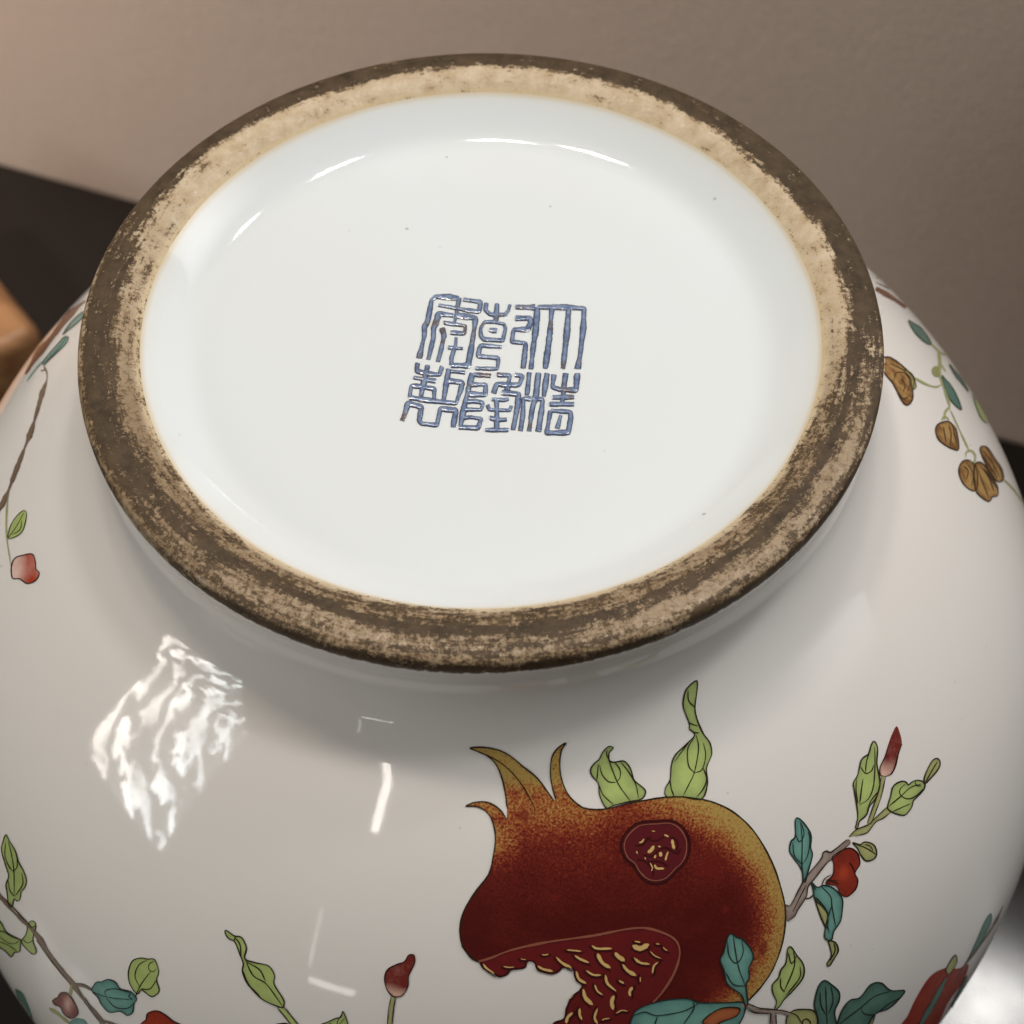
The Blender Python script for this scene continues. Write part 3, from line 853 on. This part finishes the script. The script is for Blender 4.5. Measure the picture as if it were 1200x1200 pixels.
# --- lower right leaves
lr = tile(940, 1060, 4.615)
be = leaf([(737, 1206), (743, 1186), (757, 1177), (780, 1171), (805, 1169.5), (820, 1174), (850, 1174), (871, 1174), (872, 1185), (868, 1195), (860, 1206), (840, 1225), (740, 1225)],
          [[(818, 1175), (800, 1184), (770, 1189), (755, 1185), (740, 1190)], [(812, 1173), (812, 1182), (800, 1200)], [(770, 1190), (765, 1205)]], M_TEAL, lvl=1.6, line=M_TLINE,
          label='broad turquoise leaf across the foot of the pomegranate')
leaf(t6((20, 1030), (80, 960), (180, 905), (290, 895), (350, 912), (310, 975), (190, 1020), (120, 1060)), [], M_ORANGE, lvl=2.2, label='orange brown turned edge of the broad leaf')
strokes('twig', [(t6((360, 880), (430, 885), (500, 925), (640, 935), (720, 935), (790, 960)), 4.6), (t6((640, 930), (645, 1000), (650, 1070)), 5)], M_BARK, vase, 4.6, 0.9, taper=False)
strokes('twig', [(t6((410, 870), (450, 875), (520, 905), (640, 915), (700, 925), (790, 940)), 1.3), (t6((400, 910), (480, 945), (620, 955)), 1.3), (t6((620, 945), (610, 1060)), 1.2), (t6((665, 945), (670, 1060)), 1.2)],
        M_LINE, vase, 1.3, 1.3)
leaf(t6((395, 882), (362, 790), (240, 690), (210, 572), (176, 480), (208, 410), (238, 290), (270, 250), (318, 282), (370, 300), (440, 380), (465, 460), (428, 550), (430, 640), (402, 700), (418, 855)),
     [t6((290, 270), (308, 400), (340, 560), (400, 710)), t6((240, 310), (250, 430), (300, 505), (350, 480), (378, 400), (365, 310)), t6((225, 590), (280, 685), (340, 708), (400, 705))], M_TEAL, lvl=1.6,
     line=M_TLINE, label='turquoise leaf lying over the golden flank of the pomegranate')
leaf(t6((655, 922), (672, 850), (640, 770), (638, 700), (690, 640), (712, 570), (755, 510), (770, 390), (800, 368), (850, 440), (900, 505), (917, 570), (900, 650), (820, 750), (745, 825), (700, 892)),
     [t6((822, 400), (828, 540), (740, 760)), t6((708, 640), (710, 720), (742, 765)), t6((775, 420), (805, 515), (850, 445)), t6((880, 540), (875, 640), (760, 790))], label='slim green leaf below the turquoise hanging leaf')
leaf(lr((80, 600), (65, 550), (68, 510), (88, 440), (118, 408), (155, 428), (198, 470), (198, 520), (175, 580), (185, 690), (95, 690)), [lr((125, 440), (130, 560), (135, 660)), lr((95, 470), (100, 540), (125, 590)), lr((155, 440), (165, 520), (140, 590))],
     M_DTEAL, line=M_TLINE, label='upright dark turquoise leaf with a frayed tip')
leaf(t6((760, 1100), (760, 1000), (800, 940), (860, 918), (990, 925), (1032, 990), (1030, 1070), (1000, 1130), (780, 1130)), [t6((905, 1060), (900, 1020), (935, 1000), (970, 1030), (965, 1060)), t6((800, 945), (850, 970), (895, 1040))], M_OLIVE, lvl=0.4,
     label='rounded olive leaf at the lower edge')
leaf(lr((190, 640), (215, 570), (258, 515), (312, 500), (370, 432), (425, 422), (478, 462), (552, 464), (520, 512), (462, 562), (392, 590), (350, 660), (300, 700), (180, 700)),
     [lr((190, 650), (310, 560), (390, 495), (470, 468)), lr((320, 548), (330, 585), (390, 592), (460, 540), (520, 505))], M_DTEAL, line=M_TLINE, label='large dark turquoise leaf pointing right at the lower edge')
leaf(lr((350, 655), (392, 595), (375, 650), (340, 700), (310, 700)), [], M_OLIVE, w=0.8)
rl = lr((520, 690), (570, 600), (618, 500), (690, 390), (768, 345), (845, 345), (900, 325), (868, 420), (790, 530), (740, 640), (700, 700))
fill('leaf', rl, M_RED, vase, 0, 2.0, lambda x, y, de: 0.6 + 0 * x, label='large iron red leaf curving away at the lower right')
strokes('leaf', [(lr((610, 690), (700, 540), (775, 395)), 5.5)], M_DTEAL, vase, 5.5, 0.9, taper=True)
leaf(lr((775, 350), (795, 310), (825, 268), (834, 305), (815, 345), (790, 375)), [], M_OLIVE, lvl=1.2, w=0.7)
fill('leaf', lr((905, 270), (950, 170), (985, 90), (1020, 45), (1026, 90), (1000, 150), (960, 225), (920, 285), (870, 340)), M_DTEAL, vase, 0, 1.4, label='narrow dark green leaf at the right edge of the body')
strokes('branch', [(lr((1085, 5), (1050, 80), (1000, 165), (930, 260), (870, 340), (840, 400)), 2.2)], M_DBARK, vase, 2.2, 0.2)
strokes('branch', [(lr((890, 380), (860, 450), (800, 560), (760, 650)), 4.0)], M_DTEAL, vase, 4, 0.9)

# --- left branch
l4 = tile(0, 960, 9.23); l5 = tile(0, 1070, 5.4545); m6 = tile(250, 1080, 4.8)
lb = strokes('branch', [([(-14, 1036), (-6, 1043), (3, 1053), (14, 1066), (25, 1077), (35, 1086)], 4.4), ([(35, 1086), (46, 1099), (62, 1123), (84, 1151), (101, 1174), (119, 1196), (124, 1212)], 4.8),
                        ([(119, 1196), (128, 1198), (140, 1203)], 3.5), ([(86, 1153), (97, 1155), (108, 1160)], 3)], M_DBARK, vase, 4.6, 0.1, taper=False, wob=0.12)
lb['label'] = 'thin brown branch running down the left side'
strokes('outline', [([(3, 1050), (16, 1063), (28, 1076), (38, 1086)], 1.2), ([(43, 1101), (60, 1125), (81, 1151)], 1.3), ([(100, 1168), (108, 1182), (121, 1196), (138, 1201)], 1.2), ([(92, 1160), (104, 1180), (116, 1196)], 1.1), ([(88, 1152), (98, 1153), (108, 1158)], 1)], M_LINE, lb, 1.2, 0.5)
leaf(l4((100, 930), (82, 800), (70, 700), (98, 610), (60, 480), (20, 330), (38, 240), (68, 165), (110, 240), (170, 340), (202, 450), (260, 560), (290, 660), (270, 740), (232, 780), (222, 860), (190, 885), (158, 860), (135, 940)),
     [l4((95, 240), (130, 380), (155, 550), (160, 830)), l4((65, 250), (60, 400), (110, 520), (155, 565)), l4((155, 560), (190, 510), (190, 400)), l4((90, 640), (110, 760), (155, 830)), l4((240, 580), (250, 700), (170, 830))],
     shade=lambda x, y, de: 0.55 + 0 * x, w=1.3, label='narrow green leaf at the left edge above the branch')
leaf(l5((180, 85), (195, 52), (218, 50), (232, 80), (213, 170), (235, 240), (212, 262), (152, 205), (140, 175), (168, 135)), [l5((185, 80), (210, 90), (230, 75)), l5((150, 165), (180, 190), (215, 170))], w=1.1, shade=lambda x, y, de: 0.4 + 0 * x,
     label='small folded green leaf on the brown branch')
leaf(l5((-20, 40), (10, 60), (45, 120), (130, 168), (132, 200), (128, 245), (95, 250), (75, 278), (35, 240), (-20, 190)), [l5((-20, 125), (20, 115), (80, 150), (145, 170)), l5((-10, 180), (50, 200), (110, 240)), l5((0, 150), (60, 190), (105, 190), (130, 165))], w=1.2,
     shade=lambda x, y, de: 0.6 + 0 * x, label='dark green leaf at the left edge below the branch')
leaf(l5((592, 500), (590, 480), (618, 440), (650, 438), (692, 422), (740, 440), (770, 480), (838, 500), (875, 545), (857, 580), (850, 632), (818, 652), (770, 627), (700, 632), (650, 582), (630, 540)),
     [l5((592, 500), (670, 530), (760, 545), (850, 550)), l5((682, 530), (675, 495), (740, 482), (840, 508)), l5((682, 540), (740, 600), (820, 605), (860, 570)), l5((840, 510), (825, 530), (850, 550))], M_TEAL, line=M_TLINE,
     w=1.2, label='turquoise leaf at the fork of the brown branch')
strokes('twig', [(l5((480, 462), (530, 468), (592, 490)), 2.2)], M_DBARK, vase, 2.2, 0.3)
leaf(l5((872, 512), (832, 450), (823, 375), (848, 305), (900, 285), (945, 292), (990, 296), (1016, 370), (1003, 425), (1020, 490), (1000, 520), (970, 532), (930, 505), (905, 488), (885, 515)),
     [l5((865, 540), (900, 460), (965, 370)), l5((895, 470), (865, 400), (890, 330), (945, 298)), l5((900, 480), (960, 482), (1005, 420)), l5((985, 305), (955, 325), (955, 360), (985, 372), (1000, 350))], w=1.2,
     shade=lambda x, y, de: 0.35 + 0 * x, label='round pale green leaf above the turquoise leaf')
bp = l5((350, 545), (368, 540), (390, 508), (425, 508), (455, 535), (485, 585), (500, 640), (460, 672), (412, 645), (388, 600), (355, 585), (338, 560))
b_ = fill('bud', bp, M_BUD, vase, 0.1, 3, lambda x, y, de: 0.92 - 0.85 * np.exp(-(((x - 80) / 4.0) ** 2 + ((y - 1176) / 8) ** 2)), label='plump dark red bud hanging left of the branch fork')
strokes('outline', [(bp, 1.2, True)], M_RLINE, b_, 1.2, 0.5)
strokes('stem', [(l5((462, 450), (455, 490), (448, 530)), 3.2)], M_OLIVE, vase, 3.2, 0.1)
strokes('twig', [(l5((318, 605), (380, 650), (445, 705)), 4.0)], M_OLIVE, vase, 4, 0.1)
fill('leaf', l5((440, 720), (450, 690), (490, 670), (540, 680), (560, 705), (580, 760), (450, 760)), M_TEAL, vase, 0, 3, label='tip of a turquoise leaf at the lower left edge')
rb = l5((900, 780), (905, 705), (935, 680), (945, 640), (1000, 622), (1060, 650), (1110, 690), (1170, 720), (1190, 780))
b_ = fill('blossom', rb, M_RED, vase, 0, 3, lambda x, y, de: 0.5 + 0 * x, label='top of an iron red blossom at the lower edge')
strokes('outline', [(rb, 1.3, True)], M_RLINE, b_, 1.3, 0.5)
fill('leaf', l5((95, 488), (118, 490), (150, 515), (170, 560), (195, 620), (225, 720), (235, 780), (150, 780), (130, 600)), M_DTEAL, vase, 0, 1.6, label='blurred dark green leaf at the lower left edge of the body')

# --- leaf and bud in the lower middle
leaf(m6((390, 482), (350, 470), (270, 430), (195, 350), (165, 280), (170, 235), (152, 185), (122, 112), (90, 95), (68, 65), (72, 46), (118, 78), (160, 88), (187, 145), (178, 205), (232, 228), (310, 247), (345, 300), (343, 350), (395, 435), (398, 465)),
     [m6((178, 205), (225, 300), (300, 350), (388, 470)), m6((165, 265), (200, 350), (265, 420)), m6((185, 222), (262, 270), (295, 335)), m6((120, 85), (150, 125), (158, 190)), m6((118, 110), (125, 82))], w=1.5,
     shade=lambda x, y, de: 0.35 + 0 * x, label='green leaf with a curled tip, slanting down in the lower middle')
st = strokes('stem', [(m6((375, 480), (420, 530), (470, 590), (500, 630)), 5)], M_GREEN, vase, 5, 0.1, taper=False)
strokes('outline', [(m6((360, 480), (405, 535), (450, 595)), 1.3), (m6((398, 475), (445, 535), (490, 590)), 1.3)], M_LINE, st, 1.3, 0.5)
bp = m6((1005, 415), (975, 375), (963, 320), (978, 270), (1030, 240), (1075, 222), (1100, 186), (1130, 188), (1132, 230), (1100, 300), (1096, 360), (1065, 412), (1035, 422))
b_ = fill('bud', bp, M_BUD, vase, 0.1, 3, bud_shade(461, 1168, 467, 1140), label='round dark red bud on an upright stem in the lower middle')
strokes('outline', [(bp, 1.3, True)], M_RLINE, b_, 1.3, 0.5)
st = strokes('stem', [(m6((1012, 420), (1000, 500), (990, 590), (988, 640)), 4.6)], M_OLIVE, vase, 4.6, 0.05, taper=False)
strokes('outline', [(m6((1000, 418), (985, 500), (980, 600)), 1.2), (m6((1026, 422), (1014, 500), (1005, 600)), 1.2)], M_LINE, st, 1.2, 0.5)
leaf(m6((600, 640), (600, 585), (650, 560), (690, 542), (718, 535), (728, 502), (745, 535), (765, 600), (770, 640)), [m6((650, 570), (700, 580), (740, 540)), m6((728, 510), (700, 560), (690, 620))], w=1.2, label='tip of a green leaf between the slanting leaf and the round bud')
strokes('leaf', [(m6((350, 576), (400, 572), (430, 582)), 2.0)], M_LINE, vase, 2, 0.1)

# --- catkins and buds, upper right
q7 = tile(1020, 360, 5)
strokes('stem', [(q7((250, 410), (320, 450), (380, 468), (415, 455)), 2.8), (q7((350, 210), (375, 235), (402, 262)), 1.7), (q7((402, 262), (450, 285), (520, 340), (560, 380)), 2.4), (q7((400, 250), (405, 330), (402, 400)), 4.2),
                 (q7((400, 395), (428, 470), (458, 560), (462, 600)), 2.8), (q7((410, 330), (440, 380)), 1.6), (q7((460, 585), (435, 620), (432, 660)), 2.6), (q7((468, 605), (520, 720), (578, 845)), 1.9),
                 (q7((775, 1005), (830, 1060), (900, 1150)), 2.2)], M_OLIVE, vase, 2, 0.1)
fill('knob', q7((358, 365), (378, 345), (408, 355), (412, 400), (385, 412), (362, 395)), M_OLIVE, vase, 0.1, 3, lambda x, y, de: 0.9 + 0 * x)


def simple_leaf(p, m, label, tone=0.4):
    o = fill('leaf', p, m, vase, 0.05, 1.8, lambda x, y, de: tone + 0.5 * (1 - np.clip(de / 2, 0, 1)), label=label)
    if o: strokes('outline', [(p, 0.8, True)], M_TLINE, o, 0.8, 0.4)
    return o


simple_leaf(q7((220, 80), (262, 100), (305, 132), (357, 215), (322, 210), (262, 155)), M_DTEAL, 'narrow dark green leaf at the top of the right hand spray')
simple_leaf(q7((415, 400), (440, 425), (472, 460), (510, 530), (532, 603), (480, 562), (440, 495)), M_DTEAL, 'dark green leaf hanging in the middle of the right hand spray')
simple_leaf(q7((460, 335), (500, 380), (535, 420), (572, 495), (535, 450), (490, 395)), M_DTEAL, 'thin dark green leaf near the silhouette of the right hand spray')
simple_leaf(q7((600, 520), (640, 545), (668, 575), (702, 635), (680, 678), (640, 640)), M_GREEN, 'light green leaf at the right silhouette', 0.8)


def pod(p, label, lines, lvl=0.1):
    o = fill('bud', p, M_TAN, vase, lvl, 1.6, lambda x, y, de: 0.35 + 0.65 * (1 - np.clip(de / 4, 0, 1)), label=label)
    if o: strokes('outline', [(p, 1.3, True)] + [(l, 1.1) for l in lines], M_ORANGE if False else M_LINE, o, 1.2, lvl + 0.4)
    return o


pod(q7((60, 310), (100, 292), (140, 310), (185, 345), (232, 390), (255, 430), (247, 480), (245, 540), (215, 576), (180, 548), (130, 450), (80, 385)), 'tan bud emerging from behind the foot ring',
    [q7((110, 330), (190, 370), (230, 420)), q7((135, 430), (150, 385), (200, 390), (230, 440), (215, 500)), q7((160, 500), (190, 540), (225, 520)), q7((180, 420), (200, 460), (190, 500))])
simple_leaf(q7((195, 370), (235, 385), (258, 425), (266, 472), (242, 480), (232, 420)), M_OLIVE, 'green cap of the uppermost tan bud', 0.6)
pod(q7((380, 712), (400, 682), (450, 670), (480, 690), (505, 730), (515, 832), (482, 832), (430, 805), (390, 765)), 'small tan bud at the end of a short stem', [q7((425, 700), (440, 790)), q7((455, 690), (470, 740), (465, 810)), q7((480, 700), (500, 800))])
strokes('stem', [(q7((415, 665), (425, 645), (448, 648), (458, 670)), 1.8), (q7((556, 880), (560, 850), (590, 842), (612, 870), (605, 910), (575, 900)), 2.0)], M_OLIVE, vase, 1.8, 0.3)
pod(q7((515, 955), (535, 905), (575, 897), (615, 935), (625, 1000), (618, 1070), (582, 1070), (535, 1025)), 'left lobe of the double tan bud', [q7((540, 930), (570, 960), (560, 1010)), q7((560, 910), (600, 980), (590, 1050))])
pod(q7((605, 935), (635, 908), (672, 935), (700, 985), (740, 1050), (742, 1105), (712, 1112), (692, 1140), (645, 1112), (612, 1065)), 'right lobe of the double tan bud',
    [q7((640, 930), (690, 1000), (720, 1080)), q7((630, 960), (655, 1030), (690, 1120)), q7((660, 940), (710, 1020), (735, 1060))], 0.5)
pod(q7((640, 835), (660, 815), (690, 830), (730, 890), (765, 945), (778, 1000), (765, 1022), (730, 1012), (680, 935)), 'long tan bud nearest the right silhouette', [q7((660, 840), (710, 910), (750, 990)), q7((650, 870), (700, 940), (740, 1000))])

# --- upper right band on the silhouette
s9 = tile(900, 300, 3)
strokes('branch', [([(1026, 338), (1040, 346), (1054, 355), (1070, 367), (1083, 381), (1092, 394)], 4.5)], M_RUST, vase, 4.5, 0.1, taper=False)
strokes('branch', [([(1026, 331), (1045, 340), (1060, 350)], 1.6), ([(1026, 325), (1040, 331), (1052, 340)], 1.4)], M_DBARK, vase, 1.5, 0.1)

# --- left side flower stem
s3 = tile(0, 350, 3); s8 = tile(0, 350, 8)
strokes('branch', [([(52, 430), (55, 436), (55, 446), (50, 460), (43.5, 483), (37, 505), (30, 523), (17, 557), (7, 583), (-3, 602), (-14, 618)], 4.6), ([(48, 435), (55, 433)], 4)], M_DBARK, vase, 4.6, 0.1, wob=0.15)['label'] = 'dark brown bare stem at the upper left'
strokes('stem', [(s3((30, 690), (24, 760), (25, 840), (40, 940)), 1.9)], M_OLIVE, vase, 1.9, 0.1)
leaf(s3((30, 842), (38, 800), (60, 765), (85, 745), (95, 760), (82, 815), (55, 838)), [s3((32, 840), (60, 800), (85, 755)), s3((45, 830), (72, 812), (78, 780))], w=0.9, shade=lambda x, y, de: 0.4 + 0 * x, label='tiny green leaf on the thin stem at the left')
fp = s3((42, 940), (55, 912), (80, 903), (115, 898), (126, 925), (128, 950), (140, 965), (128, 990), (98, 1002), (70, 985), (45, 982))
b_ = fill('blossom', fp, M_BUD, vase, 0.1, 2.5, lambda x, y, de: 0.05 + 0.75 * smooth_np(x, 18, 34) + 0.3 * smooth_np(y, 672, 684), label='small red and white blossom at the left')
b_.data.materials[0] = M_BLOSSOM = enamel("shaded_blossom_enamel", (0.78, 0.56, 0.48), (0.40, 0.055, 0.025), amount=0.25)
strokes('outline', [(fp, 1.2, True)], M_RLINE, b_, 1.2, 0.5)
leaf(s8((400, 600), (460, 520), (540, 430), (600, 365), (642, 360), (620, 425), (540, 505), (450, 590), (415, 625)), [s8((430, 600), (540, 480), (620, 380))], M_TEAL, line=M_TLINE, w=0.8, label='turquoise leaf at the left silhouette, above the bare stem')
leaf(s8((590, 340), (640, 260), (700, 190), (780, 125), (800, 150), (720, 235), (640, 300)), [], M_TEAL, line=M_TLINE, w=0.8, label='turquoise leaf at the left silhouette, touching the foot ring')
strokes('leaf', [(s8((400, 590), (330, 670), (255, 775)), 2.2)], M_TEAL, vase, 2.2, 0.1)
strokes('branch', [(s8((800, 20), (700, 105), (600, 215), (480, 375), (380, 490), (300, 610), (240, 710)), 6.5)], M_RUST, vase, 5.5, 0.05, taper=True)

# ------------------------------------------------------------------ the blue seal mark on the base
TA = tile(465, 340, 10); TB = tile(575, 345, 10); TC = tile(465, 420, 10); TD = tile(575, 430, 10); TZ = tile(440, 310, 4)
seal = bpy.data.objects.new('seal_mark', None); COL.objects.link(seal); seal.parent = vase
seal['label'] = 'square blue enamel seal mark of six characters'


def character(ls):
    strokes('character', ls, M_BLUE, seal, 4.4, 0.2, BASE, hi=0.20, sect=7, flat_normals=False, taper=False, step=1.0, smooth_line=False, wob=0.07)


def soft(p, w=4.4, r=1.6):
    """rounds the corners of a brush line a little and adds the tremor of the hand"""
    P = np.array(p, float); out = [P[0]]
    for i in range(1, len(P) - 1):
        a, b, c = P[i - 1], P[i], P[i + 1]
        la, lc = np.linalg.norm(a - b), np.linalg.norm(c - b)
        k = min(r, la * 0.4, lc * 0.4)
        p1, p2 = b + (a - b) / la * k, b + (c - b) / lc * k
        out += [p1, 0.25 * p1 + 0.5 * b + 0.25 * p2, p2]
    out.append(P[-1])
    P = np.array(out); res = []
    for a, b in zip(P[:-1], P[1:]):
        n = max(1, int(np.linalg.norm(b - a) / 1.0))
        for t in np.arange(n) / n: res.append(a + (b - a) * t)
    res.append(P[-1]); res = np.array(res)
    # rounded brush ends
    return ([tuple(v) for v in res + rng.normal(0, 0.07, res.shape)], w)


V_, H_ = 6.2, 4.9
character([soft(TA((730, 100), (600, 85), (455, 78), (408, 120), (385, 250), (362, 370), (322, 440), (325, 530), (300, 640), (262, 800)), V_), soft(TA((735, 95), (712, 200), (688, 330), (672, 395)), H_),
           soft(TA((780, 112), (985, 142), (965, 258), (830, 240), (700, 215), (490, 178)), H_), soft(TA((665, 300), (490, 280), (465, 370), (430, 450), (430, 560), (370, 815)), V_), soft(TA((700, 300), (925, 330), (905, 480), (870, 700), (835, 888), (640, 885)), V_ + .4),
           soft(TA((640, 880), (640, 800), (690, 640), (695, 560)), H_), soft(TA((550, 385), (810, 422), (790, 512), (630, 500)), H_), soft(TA((605, 675), (775, 688)), H_), soft(TA((530, 450), (555, 530), (520, 700), (482, 840)), V_)])
character([soft(TZ((520, 182), (515, 215), (540, 236), (608, 236), (624, 215), (630, 190)), H_), soft(TZ((570, 185), (565, 268)), H_ + .3), soft(TZ((560, 270), (512, 270), (492, 300), (494, 335), (508, 352), (597, 357), (610, 300), (602, 280), (562, 272)), H_),
           soft(TZ((535, 308), (570, 312)), H_), soft(TZ((592, 388), (492, 380), (480, 430), (577, 440), (572, 490), (468, 488)), H_ + .2),
           soft(TB((290, 150), (520, 156)), V_), soft(TB((290, 282), (462, 282), (470, 340), (430, 415), (268, 415), (248, 558), (412, 575), (398, 720), (380, 870)), V_ - .2), soft(TB((548, 160), (530, 400), (500, 620), (472, 880)), V_ + .4)])
character([soft(TB((550, 152), (750, 152), (950, 158), (1095, 168), (1085, 400), (1050, 700), (1020, 875)), V_ + .2), soft(TB((718, 160), (690, 500), (640, 870)), V_ + .6), soft(TB((915, 165), (893, 450), (848, 872)), V_ + .6)])
character([soft(TC((245, 60), (232, 150), (340, 180), (500, 195), (532, 100)), H_ + .5), soft(TC((362, 85), (340, 200), (305, 340), (285, 440)), V_), soft(TC((195, 225), (330, 250), (460, 270)), H_), soft(TC((150, 455), (172, 320), (290, 335), (440, 360), (440, 480)), H_ + .3),
           soft(TC((150, 462), (300, 485), (500, 510), (695, 530), (740, 400), (772, 285), (590, 262)), V_ - .3), soft(TC((610, 130), (585, 270), (548, 500)), V_), soft(TC((640, 155), (800, 170)), H_),
           soft(TC((65, 730), (105, 620), (130, 530), (290, 572), (262, 735), (290, 768), (470, 785), (512, 592), (695, 612), (660, 808)), V_)])
character([soft(TC((900, 192), (1105, 208)), H_), soft(TC((885, 180), (850, 320), (800, 520), (745, 800)), V_ + .3), soft(TC((850, 310), (1045, 310), (1035, 430), (850, 422)), V_ - .4), soft(TC((820, 512), (900, 502), (1010, 522), (990, 605), (800, 602)), H_ + .4),
           soft(TC((780, 702), (860, 690), (990, 712), (950, 820), (732, 808)), H_ + .5),
           soft(TD((75, 95), (228, 102), (190, 275)), V_ - .3), soft(TD((35, 310), (70, 205), (180, 212), (335, 215), (378, 110), (285, 95)), V_ - .3), soft(TD((130, 302), (328, 322), (318, 450), (290, 600), (262, 740)), V_),
           soft(TD((70, 380), (72, 540), (70, 730)), V_ + .4), soft(TD((15, 382), (160, 392), (212, 378)), H_), soft(TD((-38, 450), (-15, 505), (228, 512), (242, 460)), H_), soft(TD((-10, 600), (100, 625), (190, 618)), H_), soft(TD((-62, 742), (210, 742)), H_)])
character([soft(TD((452, 70), (440, 200), (425, 335)), V_ + .3), soft(TD((560, 75), (530, 350), (490, 480), (450, 755)), V_ + .2), soft(TD((662, 80), (640, 220), (622, 350)), V_), soft(TD((470, 378), (385, 372), (378, 560), (350, 752)), V_),
           soft(TD((480, 372), (610, 382), (598, 500), (580, 620), (558, 762)), V_ + .2)])
character([soft(TD((742, 95), (722, 240), (820, 268), (1000, 275), (1015, 80)), V_), soft(TD((880, 80), (862, 200), (838, 432)), V_), soft(TD((725, 360), (978, 356)), H_ + .2), soft(TD((690, 440), (978, 440)), H_ + .2),
           soft(TD((705, 515), (935, 530), (940, 600), (908, 772), (655, 778), (680, 640), (700, 520)), V_ - .2), soft(TD((822, 570), (780, 722)), V_ - .8)])
# ------------------------------------------------------------------ table, wall and the wooden stand behind
def on_plane(x, y, z):
    d = ray(x, y); t = (z - CAM[2]) / d[2]
    return CAM + d * t


wa, wb_ = on_plane(0, 190, 0.0), on_plane(1180, 513, 0.0)
u = (wb_ - wa); u[2] = 0; u /= np.linalg.norm(u)
v = np.array([-u[1], u[0], 0.0])
if v[1] < 0: v = -v
c0 = (wa + wb_) / 2


def box(name, cx, ux, vx, sx, sy, z0, z1, m, parent=None, bev=0.0):
    pts = []
    for z in (z0, z1):
        for a, b in ((-1, -1), (1, -1), (1, 1), (-1, 1)):
            p = cx + ux * a * sx / 2 + vx * b * sy / 2
            pts.append((p[0], p[1], z))
    o = make_obj(name, pts, [(3, 2, 1, 0), (4, 5, 6, 7), (0, 1, 5, 4), (1, 2, 6, 5), (2, 3, 7, 6), (3, 0, 4, 7)], m, parent, smooth=False)
    if bev:
        md = o.modifiers.new('bevel', 'BEVEL'); md.width = bev; md.segments = 6
        o.data.polygons.foreach_set("use_smooth", [True] * 6)
    return o


tb = box('table', c0 - v * 1.0, u, v, 3.2, 1.996, -0.05, 0.0, table_mat())
tb['label'] = 'dark lacquered table top carrying the vase'; tb['category'] = 'table'
wl = box('wall', c0 + v * 0.06, u, v, 6.0, 0.12, -1.0, 0.76, wall_mat())
wl['kind'] = 'structure'
sz = 0.07
k = on_plane(47, 384, sz)
fu = np.array([math.cos(math.radians(-52)), math.sin(math.radians(-52)), 0]); fv = np.array([-fu[1], fu[0], 0])
cc = k - fu * 0.08 - fv * 0.08
st = box('wooden_stand', cc, fu, fv, 0.16, 0.16, 0.001, sz, wood_mat(), None, 0.009)
st['label'] = 'varnished brown wooden stand with a rounded corner behind the vase at the left edge'; st['category'] = 'stand'
